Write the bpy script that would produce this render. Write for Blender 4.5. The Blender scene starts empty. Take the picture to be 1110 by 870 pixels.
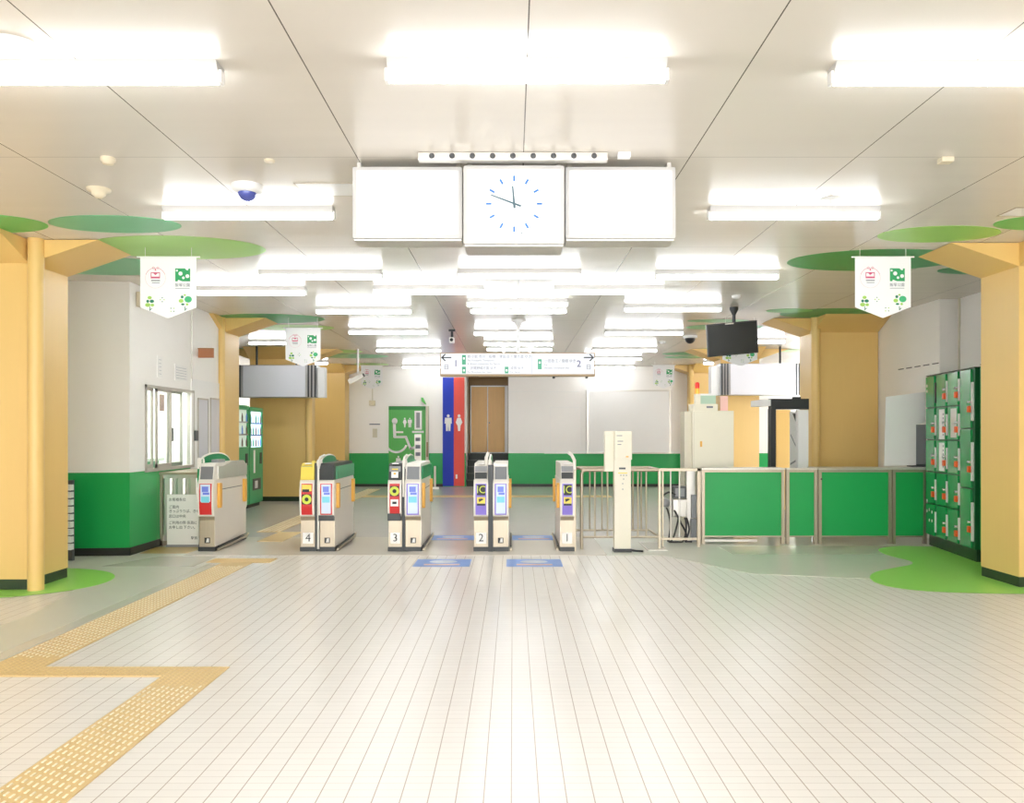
import bpy, bmesh, math, random
from mathutils import Vector, Matrix
random.seed(7)
C = bpy.context.scene.collection
R = math.radians
# ------------------------------------------------------------------ camera, light, exposure
F, U, CX, HY, EYE, CEIL = 870.0, 870.0/1540.0, 556.0, 469.0, 1.3, 2.9
cam_d = bpy.data.cameras.new('camera'); cam = bpy.data.objects.new('camera', cam_d); C.objects.link(cam)
cam.location = (0, 0, EYE); cam.rotation_euler = (R(90), 0, 0)
cam_d.sensor_width = 36; cam_d.sensor_fit = 'HORIZONTAL'; cam_d.lens = 36*F/1110
cam_d.shift_x = (555-CX)/1110; cam_d.shift_y = (HY-435)/1110
cam_d.clip_start = .05; cam_d.clip_end = 100
sc = bpy.context.scene; sc.camera = cam
sc.view_settings.view_transform = 'Standard'; sc.view_settings.look = 'None'
sc.view_settings.gamma = 1; sc.view_settings.use_curve_mapping = False
sc.view_settings.exposure = 2.05
TUBE = 6.5          # strength of the fluorescent tubes
WORLD = 1.8
w = bpy.data.worlds.new('world'); sc.world = w; w.use_nodes = True
w.node_tree.nodes['Background'].inputs[0].default_value = (.97, .98, 1.0, 1)
w.node_tree.nodes['Background'].inputs[1].default_value = WORLD

def fl(px, py):                 # a point on the floor
    Y = F*EYE/(py-HY); return ((px-CX)/F*Y, Y)
def ce(px, py):                 # a point on the ceiling
    Y = F*(CEIL-EYE)/(HY-py); return ((px-CX)/F*Y, Y)
def xat(px, Y): return (px-CX)/F*Y
def zat(py, Y): return EYE+(HY-py)/F*Y

# ------------------------------------------------------------------ materials
def lin(c):
    return tuple(((v/255)/12.92 if v/255 <= .04045 else ((v/255+.055)/1.055)**2.4) for v in c)+(1,)
MT = {}
def mat(name, rgb, rough=.5, metal=0, emit=0, coat=0, var=.03, scale=6, bump=0, bscale=40, stretch=(1,1,1), spec=.5, ecol=None):
    m = bpy.data.materials.new(name); m.use_nodes = True; nt = m.node_tree; N = nt.nodes; L = nt.links
    b = N['Principled BSDF']; col = lin(rgb)
    tc = N.new('ShaderNodeTexCoord'); mp = N.new('ShaderNodeMapping'); mp.inputs['Scale'].default_value = stretch
    L.new(tc.outputs['Object'], mp.inputs[0])
    nz = N.new('ShaderNodeTexNoise'); nz.inputs['Scale'].default_value = scale; nz.inputs['Detail'].default_value = 3
    L.new(mp.outputs[0], nz.inputs['Vector'])
    mx = N.new('ShaderNodeMixRGB'); mx.blend_type = 'MIX'
    mx.inputs[1].default_value = tuple(v*(1-var) for v in col[:3])+(1,)
    mx.inputs[2].default_value = tuple(min(1, v*(1+var)) for v in col[:3])+(1,)
    L.new(nz.outputs[0], mx.inputs[0]); L.new(mx.outputs[0], b.inputs['Base Color'])
    b.inputs['Roughness'].default_value = rough; b.inputs['Metallic'].default_value = metal
    b.inputs['Coat Weight'].default_value = coat; b.inputs['Specular IOR Level'].default_value = spec
    b.inputs['Coat Roughness'].default_value = .12
    if emit:
        b.inputs['Emission Color'].default_value = lin(ecol or rgb); b.inputs['Emission Strength'].default_value = emit
    if bump:
        n2 = N.new('ShaderNodeTexNoise'); n2.inputs['Scale'].default_value = bscale; L.new(mp.outputs[0], n2.inputs['Vector'])
        bp = N.new('ShaderNodeBump'); bp.inputs['Strength'].default_value = bump; bp.inputs['Distance'].default_value = .01
        L.new(n2.outputs[0], bp.inputs['Height']); L.new(bp.outputs[0], b.inputs['Normal'])
    MT[name] = m; return m
def M(n): return MT[n]

def grid_mat(name, base, line, px, py, wx, wy, ox=0, oy=0, rough=.3, fx=1, fy=1, bump=0, bstretch=(1,1,1), bscale=3, coat=0, var=.03, spec=.5, streak=0):
    """flat surface with joints every px metres across and py metres along"""
    m = bpy.data.materials.new(name); m.use_nodes = True; nt = m.node_tree; N = nt.nodes; L = nt.links
    b = N['Principled BSDF']; g = N.new('ShaderNodeNewGeometry'); s = N.new('ShaderNodeSeparateXYZ'); L.new(g.outputs['Position'], s.inputs[0])
    def mth(op, a, bb=None):
        n = N.new('ShaderNodeMath'); n.operation = op
        for i, v in enumerate((a, bb)):
            if v is None: continue
            if isinstance(v, (int, float)): n.inputs[i].default_value = v
            else: L.new(v, n.inputs[i])
        return n.outputs[0]
    def lines(o, off, pit, wd, k):
        a = mth('FRACT', mth('DIVIDE', mth('ADD', mth('SUBTRACT', o, off), 100*pit), pit))
        return mth('MULTIPLY', mth('LESS_THAN', a, wd/pit), k)
    lx = lines(s.outputs[0], ox, px, wx, fx); ly = lines(s.outputs[1], oy, py, wy, fy)
    f = mth('MAXIMUM', lx, ly)
    wn = N.new('ShaderNodeTexWhiteNoise'); cb = N.new('ShaderNodeCombineXYZ')
    L.new(mth('FLOOR', mth('DIVIDE', mth('SUBTRACT', s.outputs[0], ox), px)), cb.inputs[0])
    L.new(mth('FLOOR', mth('DIVIDE', mth('SUBTRACT', s.outputs[1], oy), py)), cb.inputs[1]); L.new(cb.outputs[0], wn.inputs[0])
    cm = N.new('ShaderNodeMixRGB'); c = lin(base); L.new(wn.outputs[0], cm.inputs[0])
    cm.inputs[1].default_value = tuple(v*(1-var) for v in c[:3])+(1,); cm.inputs[2].default_value = tuple(min(1, v*(1+var)) for v in c[:3])+(1,)
    mx = N.new('ShaderNodeMixRGB'); L.new(f, mx.inputs[0]); L.new(cm.outputs[0], mx.inputs[1]); mx.inputs[2].default_value = lin(line)
    L.new(mx.outputs[0], b.inputs['Base Color']); b.inputs['Roughness'].default_value = rough; b.inputs['Coat Weight'].default_value = coat
    b.inputs['Specular IOR Level'].default_value = spec
    if bump:
        mp = N.new('ShaderNodeMapping'); mp.inputs['Scale'].default_value = bstretch; L.new(g.outputs['Position'], mp.inputs[0])
        nz = N.new('ShaderNodeTexNoise'); nz.inputs['Scale'].default_value = bscale; nz.inputs['Detail'].default_value = 1; L.new(mp.outputs[0], nz.inputs['Vector'])
        bp = N.new('ShaderNodeBump'); bp.inputs['Strength'].default_value = 1; bp.inputs['Distance'].default_value = bump
        L.new(nz.outputs[0], bp.inputs['Height']); L.new(bp.outputs[0], b.inputs['Normal'])
    MT[name] = m; return m

grid_mat('floor tile', (238,235,230), (164,150,136), .0985, .0562, .0045, .0025, ox=-.008, rough=.26, fx=.8, fy=.5, var=.015)
grid_mat('ceiling panel', (226,219,208), (96,88,78), .966, 4.0*U, .006, .008, ox=.058, oy=8.24*U, rough=.26, fy=.35, bump=.0035, bstretch=(.35,3,1), bscale=1.6, var=.006, spec=.45)
mat('white wall', (251,248,243), .45, bump=.03, bscale=60, var=.01)
mat('white panel', (246,245,242), .3, var=.01)
mat('green wall', (24,168,84), .38, var=.03)
mat('black skirting', (42,44,40), .4)
mat('dark green skirting', (44,62,38), .4)
mat('column yellow', (236,198,122), .36, var=.02, bump=.04, bscale=90, stretch=(6,6,.3))
mat('grey vinyl', (202,198,194), .26, var=.05, scale=3, coat=.05)
mat('grey green vinyl and reflection', (212,214,202), .3, var=.04, scale=3, spec=.35)
mat('pale vinyl', (212,210,198), .22, var=.03)
mat('landing vinyl', (226,219,207), .22, var=.02)
mat('ochre patch', (206,172,100), .3, var=.05)
mat('tactile yellow', (224,196,140), .45, var=.04, scale=14)
mat('tactile bar', (250,240,214), .4)
mat('lime paint', (160,232,104), .3, var=.02)
mat('disc lime', (160,216,100), .35, var=.01)
mat('disc green', (90,196,100), .35, var=.01)
mat('disc teal', (112,198,144), .35, var=.01)
mat('disc dark green', (20,162,84), .35, var=.01)
mat('fixture white', (245,245,243), .4, var=.01)
mat('tube', (255,255,255), .4, emit=TUBE, var=0, ecol=(246,250,255))
mat('casing white', (196,194,190), .4, var=.01); mat('lit panel', (200,200,200), .7, emit=.17, var=0, ecol=(255,255,255))
mat('office fill glow', (255,255,255), .4, emit=14, var=0)
mat('clock blue', (40,110,190), .4); mat('clock grey', (60,90,100), .4); mat('clock faint', (224,238,246), .4, emit=.5)
mat('stainless', (182,170,150), .38, metal=.8, var=.06, scale=3, stretch=(20,20,.5))
mat('steel light', (216,212,204), .32, metal=.6, var=.05, scale=4, stretch=(10,10,1))
mat('gate beige', (236,231,222), .38, var=.02)
mat('gate side', (236,228,218), .35, metal=.15, var=.02); mat('ink faint', (196,196,200), .5); mat('gate black', (46,50,50), .35); mat('black plastic', (36,38,40), .4); mat('screen black', (38,42,42), .25)
mat('grey screen', (130,132,136), .2); mat('grey plastic', (150,152,154), .4); mat('dark grey', (84,86,88), .4)
mat('gate green', (24,146,88), .35); mat('gate pale green', (96,174,128), .35)
mat('flap orange', (244,186,84), .45); mat('panel red', (214,44,44), .35); mat('panel purple', (146,128,222), .35)
mat('label yellow', (246,222,92), .4); mat('ring lime', (214,226,70), .4); mat('ink', (40,42,46), .5); mat('ink blue', (66,72,120), .5)
mat('ink soft', (118,122,134), .5); mat('ink purple', (128,112,200), .5)
mat('label white', (250,249,246), .4); mat('screen cyan', (120,206,224), .3, emit=.04); mat('screen white', (206,220,240), .3, emit=.04); mat('screen blue', (108,128,220), .3, emit=.03)
mat('cream paint', (238,232,212), .4, var=.02); mat('cream dark', (216,210,190), .45)
mat('lamp red', (206,48,40), .3, emit=.15); mat('lamp orange', (244,158,52), .3, emit=.2)
mat('wood door', (232,186,114), .4, var=.08, scale=3, stretch=(14,14,.6)); mat('wood brown', (176,116,80), .5, var=.1)
mat('dark brown', (150,118,72), .5); mat('stair dark', (46,52,46), .5, bump=.1); mat('stair edge', (84,90,80), .5)
mat('blue panel', (4,50,190), .5); mat('red panel', (238,86,72), .5)
mat('toilet green', (88,186,86), .35); mat('toilet green dark', (44,152,66), .35)
mat('locker green', (20,158,82), .22, var=.03, coat=.5); mat('locker dark', (30,66,40), .4); mat('locker seam', (16,96,52), .4)
mat('key orange', (240,100,36), .4); mat('chrome', (200,204,206), .2, metal=.9)
mat('vending green', (78,176,116), .35); mat('vending glow', (200,226,250), .3, emit=.55); mat('vending inside', (206,222,206), .4, emit=.12)
mat('bottle brown', (120,96,80), .3); mat('bottle blue', (110,150,220), .3); mat('bottle white', (240,240,240), .3)
mat('board grey', (224,224,230), .25, var=.01); mat('board rib', (66,70,74), .3); mat('silver', (190,190,192), .3, metal=.7)
mat('banner cloth', (244,244,244), .6, var=.01); mat('pink', (206,88,126), .5); mat('pale pink', (232,180,190), .5)
mat('logo green', (48,160,98), .5); mat('leaf lime', (162,206,96), .5); mat('leaf green', (70,184,124), .5); mat('leaf dark', (34,120,92), .5)
mat('sticker blue', (120,160,226), .4); mat('sticker pale', (214,222,236), .4); mat('sticker pink', (240,196,180), .4)
mat('sign face', (222,225,232), .4, emit=.02); mat('sign brown', (162,138,104), .4); mat('sign green', (72,164,126), .4)
mat('pink paper', (252,206,196), .6); mat('white paper', (248,246,242), .6); mat('cable', (48,48,50), .5)
mat('dome', (70,84,170), .12, coat=.6); mat('beige device', (228,216,188), .45); mat('pale green box', (186,214,190), .35)
mat('window frame', (190,182,172), .4)
def glass():
    m = bpy.data.materials.new('window glass'); m.use_nodes = True; nt = m.node_tree; N = nt.nodes; L = nt.links
    N.remove(N['Principled BSDF']); t = N.new('ShaderNodeBsdfTransparent'); t.inputs[0].default_value = (.93,.97,.96,1)
    g = N.new('ShaderNodeBsdfGlossy'); g.inputs['Roughness'].default_value = .03
    nz = N.new('ShaderNodeTexNoise'); nz.inputs['Scale'].default_value = .8; rr = N.new('ShaderNodeMapRange')
    rr.inputs[3].default_value = .02; rr.inputs[4].default_value = .05; L.new(nz.outputs[0], rr.inputs[0]); L.new(rr.outputs[0], g.inputs['Roughness'])
    lw = N.new('ShaderNodeLayerWeight'); lw.inputs[0].default_value = .3; fr = N.new('ShaderNodeMath'); fr.operation='POWER'; fr.inputs[1].default_value=3; L.new(lw.outputs['Facing'], fr.inputs[0]); mx = N.new('ShaderNodeMixShader')
    L.new(fr.outputs[0], mx.inputs[0]); L.new(t.outputs[0], mx.inputs[1]); L.new(g.outputs[0], mx.inputs[2]); L.new(mx.outputs[0], N['Material Output'].inputs[0])
    MT['window glass'] = m
glass()

# ------------------------------------------------------------------ mesh builder
ORG = {}
def org(o):
    return ORG.get(o.name, Vector((0,0,0))) if o else Vector((0,0,0))
class MB:
    def __init__(s): s.v = []; s.f = []; s.mi = []; s.sm = []
    def add(s, vs, fs, m=0, smooth=False):
        n = len(s.v); s.v += [tuple(p) for p in vs]
        for f in fs: s.f.append([i+n for i in f]); s.mi.append(m); s.sm.append(smooth)
        return s
    def box(s, x0, x1, y0, y1, z0, z1, m=0, bev=0):
        x0, x1 = sorted((x0,x1)); y0, y1 = sorted((y0,y1)); z0, z1 = sorted((z0,z1))
        if bev:
            b = min(bev, (x1-x0)*.45, (y1-y0)*.45, (z1-z0)*.45)
            bm = bmesh.new(); bmesh.ops.create_cube(bm, size=1)
            for v in bm.verts: v.co = Vector(((x0+x1)/2+v.co.x*(x1-x0), (y0+y1)/2+v.co.y*(y1-y0), (z0+z1)/2+v.co.z*(z1-z0)))
            bmesh.ops.bevel(bm, geom=list(bm.edges), offset=b, segments=2, profile=.7, affect='EDGES')
            s.addbm(bm, m); return s
        return s.add([(x0,y0,z0),(x1,y0,z0),(x1,y1,z0),(x0,y1,z0),(x0,y0,z1),(x1,y0,z1),(x1,y1,z1),(x0,y1,z1)],
                     [(3,2,1,0),(4,5,6,7),(0,1,5,4),(1,2,6,5),(2,3,7,6),(3,0,4,7)], m)
    def addbm(s, bm, m=0, smooth=False):
        bm.verts.index_update(); s.add([v.co.copy() for v in bm.verts], [[v.index for v in f.verts] for f in bm.faces], m, smooth); bm.free()
    def prism(s, pts, axis, a, b, m=0):
        """extrude a 2-D outline along axis 'x','y' or 'z' from a to b"""
        n = len(pts)
        def P(p, t): return {'x': (t,p[0],p[1]), 'y': (p[0],t,p[1]), 'z': (p[0],p[1],t)}[axis]
        vs = [P(p,a) for p in pts]+[P(p,b) for p in pts]
        fs = [list(range(n)), list(range(2*n-1, n-1, -1))]+[(i, n+i, n+(i+1)%n, (i+1)%n) for i in range(n)]
        bm = bmesh.new(); bv = [bm.verts.new(v) for v in vs]
        for f in fs:
            try: bm.faces.new([bv[i] for i in f])
            except ValueError: pass
        bmesh.ops.recalc_face_normals(bm, faces=bm.faces); s.addbm(bm, m); return s
    def tube(s, pts, r, m=0, n=12, caps=True):
        pts = [Vector(p) for p in pts]; vs = []; fs = []
        up = None
        for i, p in enumerate(pts):
            d = (pts[min(i+1,len(pts)-1)]-pts[max(i-1,0)]).normalized()
            if up is None:
                a = Vector((0,0,1)) if abs(d.z) < .9 else Vector((1,0,0)); u = d.cross(a).normalized()
            else: u = (up - d*up.dot(d)).normalized()
            up = u; v = d.cross(u)
            for k in range(n):
                t = 2*math.pi*k/n; vs.append(p+(u*math.cos(t)+v*math.sin(t))*r)
        for i in range(len(pts)-1):
            for k in range(n):
                fs.append((i*n+k, i*n+(k+1)%n, (i+1)*n+(k+1)%n, (i+1)*n+k))
        s.add(vs, fs, m, True)
        if caps:
            s.add(vs[:n], [list(range(n-1,-1,-1))], m); s.add(vs[-n:], [list(range(n))], m)
        return s
    def lathe(s, prof, c, m=0, n=24, axis='z'):
        vs = []; fs = []
        for r, h in prof:
            for k in range(n):
                t = 2*math.pi*k/n; a, b = r*math.cos(t), r*math.sin(t)
                vs.append({'z': (c[0]+a, c[1]+b, c[2]+h), 'y': (c[0]+a, c[1]+h, c[2]+b), 'x': (c[0]+h, c[1]+a, c[2]+b)}[axis])
        q = len(prof)
        for i in range(q-1):
            for k in range(n): fs.append((i*n+k, i*n+(k+1)%n, (i+1)*n+(k+1)%n, (i+1)*n+k))
        s.add(vs, fs, m, True); return s
    def disc(s, cx, cz, rx, rz, y, t=.001, m=0, n=24):
        return s.prism([(cx+rx*math.cos(2*math.pi*k/n), cz+rz*math.sin(2*math.pi*k/n)) for k in range(n)], 'y', y, y-t, m)
    def ring(s, cx, cz, r, wd, y, t=.001, m=0, n=32, a0=0, a1=360):
        for k in range(n):
            p, q = R(a0+(a1-a0)*k/n), R(a0+(a1-a0)*(k+1)/n)
            s.prism([(cx+r*math.cos(p), cz+r*math.sin(p)), (cx+r*math.cos(q), cz+r*math.sin(q)), (cx+(r+wd)*math.cos(q), cz+(r+wd)*math.sin(q)), (cx+(r+wd)*math.cos(p), cz+(r+wd)*math.sin(p))], 'y', y, y-t, m)
        return s
    def text(s, body, x, z, size, y, t=.0008, m=0, sx=1, align='LEFT'):
        """lettering standing in the plane y, read from the front"""
        cu = bpy.data.curves.new('t', 'FONT'); cu.body = body; cu.size = size; cu.extrude = t/2; cu.align_x = align; cu.align_y = 'CENTER'; cu.resolution_u = 3
        o = bpy.data.objects.new('t', cu); C.objects.link(o); dg = bpy.context.evaluated_depsgraph_get(); dg.update()
        me = bpy.data.meshes.new_from_object(o.evaluated_get(dg)); bpy.data.objects.remove(o); bpy.data.curves.remove(cu)
        s.add([(x+v.co.x*sx, y-t/2-v.co.z, z+v.co.y) for v in me.vertices], [list(p.vertices) for p in me.polygons], m); bpy.data.meshes.remove(me); return s
    def xf(s, mtx):
        s.v = [tuple(mtx @ Vector(p)) for p in s.v]; return s
    def build(s, name, mats, parent=None, label=None):
        if isinstance(mats, str): mats = [mats]
        o0 = org(parent); me = bpy.data.meshes.new(name)
        me.from_pydata([tuple(Vector(p)-o0) for p in s.v], [], s.f)
        for mm in mats: me.materials.append(M(mm))
        for p, mi, sm in zip(me.polygons, s.mi, s.sm): p.material_index = mi; p.use_smooth = sm
        me.update(); o = bpy.data.objects.new(name, me); C.objects.link(o)
        if parent: o.parent = parent; ORG[o.name] = o0
        if label: o['label'] = label
        return o
def thing(name, label, cat, loc=(0,0,0), group=None):
    o = bpy.data.objects.new(name, None); C.objects.link(o); o.empty_display_size = .1
    o.location = loc; ORG[o.name] = Vector(loc); o['label'] = label; o['category'] = cat
    if group: o['group'] = group
    return o
def tag(o, label, cat, group=None):
    o['label'] = label; o['category'] = cat
    if group: o['group'] = group
    return o
def struct(o): o['kind'] = 'structure'; return o
def dup(root, loc, label, rz=None):
    r = root.copy(); C.objects.link(r); r.location = loc; r['label'] = label
    if rz is not None: r.rotation_euler = (0,0,rz)
    for ch in list(root.children):
        c = ch.copy(); C.objects.link(c); c.parent = r
        for g in ch.children:
            d = g.copy(); C.objects.link(d); d.parent = c
    return r
def blob(pts, n=10):            # closed smooth outline
    out = []; k = len(pts)
    for i in range(k):
        p0, p1, p2, p3 = [Vector(pts[(i+j-1) % k]) for j in range(4)]
        for q in range(n):
            t = q/n; out.append(tuple(.5*((2*p1)+(p2-p0)*t+(2*p0-5*p1+4*p2-p3)*t*t+(3*p1-p0-3*p2+p3)*t**3)))
    return out

# ------------------------------------------------------------------ the room
floor = struct(MB().box(-7.2, 7.2, -6, 23.5, -.12, 0).build('floor', 'floor tile'))
E = .0035
YG0, YG1 = fl(0,602)[1], 17.7*U         # landing under the gates
def patch(name, pts, m, z0=.0005, z1=E): return MB().prism(pts, 'z', z0, z1).build(name, m, floor)
XL, XR = -7, 7
patch('hall_floor', [(XL,YG1),(XR,YG1),(XR,23),(XL,23)], 'grey vinyl')
patch('landing_floor', [(-3.5,YG0),(1.0,YG0),(1.0,YG1),(-3.5,YG1)], 'landing vinyl')
patch('side_floor', [(1.0,YG0),(6.9,YG0),(6.9,YG1),(1.0,YG1)], 'grey green vinyl and reflection')
patch('side_floor', [(2.2,fl(0,622)[1]),(3.6,fl(0,630)[1]),(5.3,fl(0,638)[1]),(5.3,YG0),(1.6,YG0)], 'grey green vinyl and reflection')  # reflection that hides the tile joints, painted as a grey-green patch
patch('pale_floor_strip', [(2.35,fl(0,601)[1]),(4.4,fl(0,601)[1]),(4.4,fl(0,592)[1]),(2.35,fl(0,592)[1])], 'pale vinyl', E, E+.001)
patch('side_floor', [(-3.45,2),(-3.02,2),(-3.02,fl(0,606)[1]),(-3.5,YG0),(-3.5,YG1),(-6.9,YG1),(-6.9,7.75),(-3.7,7.0),(-3.45,5.8)], 'grey green vinyl and reflection')
patch('pale_floor_strip', [(-3.02,2),(-2.92,2),(-2.92,fl(0,612)[1]),(-3.02,fl(0,612)[1])], 'pale vinyl')
patch('pale_floor_strip', [(-4.0,fl(0,614)[1]),(-3.1,fl(0,614)[1]),(-3.1,fl(0,603)[1]),(-3.7,fl(0,603)[1])], 'pale vinyl', E, E+.001)
patch('ochre_floor_patch', [(-4.02,fl(0,600)[1]),(-3.5,fl(0,600)[1]),(-3.5,fl(0,593)[1]),(-4.05,fl(0,593)[1])], 'ochre patch', E, E+.001)  # flat ochre rectangle laid on the floor before the counter
c = (-4.35, 12.35*U)
patch('lime_floor_shape', [(c[0]+.82*math.cos(t*.13), c[1]+1.25*U*math.sin(t*.13)) for t in range(48)], 'lime paint', E, E+.0022)
pts = [fl(*p) for p in ((1002,592.5),(975,592),(953,595),(957,600),(970,604),(986,608),(988,612),(968,616),(950,620),(943,625),(948,631),(970,637),(1007,641),(1060,643),(1120,643.5),(1230,640),(1230,596),(1100,594))]
patch('lime_floor_shape', blob(pts, 6), 'lime paint', E, E+.0022)

ceiling = struct(MB().box(-7.2, 7.2, -6, 23.5, CEIL, CEIL+.12).build('ceiling', 'ceiling panel'))
def cdisc(cx, u, rx, ru, m, k=[0]):
    k[0] += 1; e = .0008*(k[0] % 3)
    MB().prism([(cx+rx*math.cos(2*math.pi*t/64), u*U+ru*U*math.sin(2*math.pi*t/64)) for t in range(64)], 'z', CEIL-.002-e, CEIL-.0003).build('ceiling_disc', m, ceiling)
for a in [(-4.08,10.84,.51,.51,'disc green'),(-3.05,10.9,.495,.46,'disc teal'),(-2.9,12.3,.75,.78,'disc lime'),(-3.97,13.65,.78,.76,'disc teal'),
          (-3.42,19.9,.78,.8,'disc dark green'),(-3.35,21.6,.63,.62,'disc lime'),(-3.75,27.9,.8,.7,'disc lime'),(-3.35,29.6,.75,.8,'disc teal'),(-4.8,27.4,.75,.7,'disc dark green'),
          (-3.3,33.2,.4,.6,'disc lime'),
          (3.43,11.45,.48,.47,'disc lime'),(3.36,13.2,.8,.83,'disc dark green'),(4.14,10.8,.47,.42,'disc green'),(4.58,13.95,.4,.36,'disc dark green'),
          (4.2,19.0,.62,.75,'disc dark green'),(3.62,18.6,.3,.3,'disc green'),(4.75,18.85,.3,.4,'disc dark green'),(2.93,20.3,.44,.3,'disc teal'),(3.2,21.5,.58,.55,'disc teal'),
          (3.9,27.4,.5,.5,'disc lime'),(3.5,28.7,.48,.55,'disc dark green'),(3.7,30,.5,.5,'disc teal'),(5.45,27.6,.45,.5,'disc lime')]:
    cdisc(*a)

YB = 34.3*U; SPL = .81
# back wall with the stair doorway and the toilet door recess
xd0, xd1 = xat(505,YB), xat(551,YB); xt0, xt1 = xat(421,YB), xat(465,YB); zt = zat(440,YB); zd = zat(408,YB)
b = MB()
for x0, x1 in ((-7,xt0),(xt1,xd0),(xd1,7)):
    b.box(x0,x1,YB,YB+.15,SPL,CEIL,0); b.box(x0,x1,YB,YB+.15,0,SPL,1)
b.box(xt0,xt1,YB,YB+.15,zt,CEIL,0); b.box(xd0,xd1,YB,YB+.15,zd,CEIL,0)
wall_back = struct(b.build('wall_back', ['white wall','green wall']))
b = MB()
for x0, x1 in ((-7,xt0),(xt1,xat(480,YB)),(xd1,7)): b.box(x0,x1,YB-.012,YB,0,.07)
struct(b.build('baseboard_back', 'black skirting'))
# small service door outlines on the white part of the back wall
b = MB()
for x0,x1,y0,y1 in ((596,630,441,489),(553,628,424,424.6)):
    X0,X1,Z0,Z1 = xat(x0,YB),xat(x1,YB),zat(y1,YB),zat(y0,YB)
    b.box(X0,X1,YB-.012,YB,Z1-.012,Z1); 
    if y1-y0 > 5: b.box(X0,X0+.012,YB-.012,YB,Z0,Z1); b.box(X1-.012,X1,YB-.012,YB,Z0,Z1)
struct(b.build('trim_1', 'white panel'))
struct(MB().box(xat(590,YB),xat(740,YB),YB-.008,YB,SPL-.01,SPL+.01).build('trim_2', 'white panel'))

# side walls
RW0, RW1 = 16.98*U, 19.8*U
struct(MB().box(5.32,5.5,-6,RW0,0,CEIL).box(5.1,5.5,RW0,21.9*U,0,CEIL).build('wall_right', 'white wall'))
z = 2.13
b = MB()
for k in range(5): b.box(5.094,5.1,RW0+.02+k*.215,RW0+.16+k*.215,z,z+.012)
struct(b.build('trim_3', 'dark grey'))
struct(MB().box(-7.2,-7.0,-6,18.8,0,CEIL).build('wall_left', 'white wall'))
struct(MB().box(7.0,7.2,21.9*U,18.8,0,CEIL).build('wall_far_right','white wall'))
# ticket office: frontal wall, then a wall running back to the second column
OY = 15.05*U; OX = -4.06; OE = 19.7*U
wy0, wy1, wz0, wz1 = 15.67*U, 18.05*U, .885, 1.835
b = MB().prism([(-7,14.6*U),(OX,OY),(OX,OY+.1),(-7,14.6*U+.1)],'z',.88,CEIL,0).prism([(-7,14.6*U),(OX,OY),(OX,OY+.1),(-7,14.6*U+.1)],'z',0,.88,1)
b.box(OX-.1,OX,OY+.1,wy0,.88,CEIL,0).box(OX-.1,OX,OY+.1,wy1,0,.88,1).box(OX-.1,OX,wy1,OE,0,CEIL,0).box(OX-.1,OX,wy0,wy1,wz1,CEIL,0)
struct(b.build('wall_office', ['white wall','green wall']))
struct(MB().prism([(-7,14.6*U-.012),(OX+.012,OY-.012),(OX+.012,OY),(-7,14.6*U)],'z',0,.085).box(OX,OX+.012,OY-.01,16.3*U,0,.085).build('baseboard_office', 'black skirting'))
struct(MB().box(-6.9,OX-.1,10.6,10.68,0,CEIL).build('wall_office_rear', 'white wall'))
# office window
win = struct(MB().box(OX-.07,OX+.015,wy0,wy0+.03,wz0,wz1).box(OX-.07,OX+.015,wy1-.03,wy1,wz0,wz1).box(OX-.07,OX+.015,wy0,wy1,wz1-.03,wz1).box(OX-.07,OX+.015,wy0,wy1,wz0-.02,wz0+.015).build('window_1','window frame'))
def yl(px): return F*OX/(px-CX)          # depth of a point of the office wall seen at column px
b = MB()
for a_, c_, o_ in ((157,168,0),(170,186,.02),(186,201,-.02)):
    ya, yb_ = yl(a_), yl(c_); xx = OX-.03+o_
    for p, q in ((ya,ya+.02),(yb_-.02,yb_)): b.box(xx-.012,xx+.012,p,q,wz0+.015,wz1-.03)
    b.box(xx-.012,xx+.012,ya,yb_,wz0+.015,wz0+.06); b.box(xx-.012,xx+.012,ya,yb_,wz1-.06,wz1-.03)
b.build('window_sash','window frame',win)
MB().box(OX-.034,OX-.03,wy0+.03,wy1-.03,wz0+.02,wz1-.03).build('window_pane','window glass',win)
MB().box(OX-.045,OX-.06,yl(190),yl(192.5),1.2,1.36).build('window_pull','dark grey',win)
# white door leaf with two narrow lights
dy0, dy1 = yl(206.5), yl(238.5)
d = struct(MB().box(OX,OX+.014,dy0,dy1,.05,1.98).build('door_1','white panel'))
for p,q,t0,t1 in ((213.5,224,1.73,.98),(227,237,1.75,.99)):
    Y0,Y1 = yl(p),yl(q)
    MB().box(OX+.014,OX+.024,Y0-.015,Y0,t1-.02,t0+.02).box(OX+.014,OX+.024,Y1,Y1+.015,t1-.02,t0+.02).box(OX+.014,OX+.024,Y0,Y1,t1-.02,t1).box(OX+.014,OX+.024,Y0,Y1,t0,t0+.02).build('door_light_frame','window frame',d)
    MB().box(OX+.012,OX+.017,Y0,Y1,t1,t0).build('door_light_pane','board grey',d)
MB().box(OX+.014,OX+.04,yl(209),yl(212),1.2,1.33,0,.004).build('door_handle','dark grey',d)
struct(MB().tube([(OX+.01,yl(207),1.95),(OX+.01,yl(207),CEIL)],.008).build('trim_4','steel light'))

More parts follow.
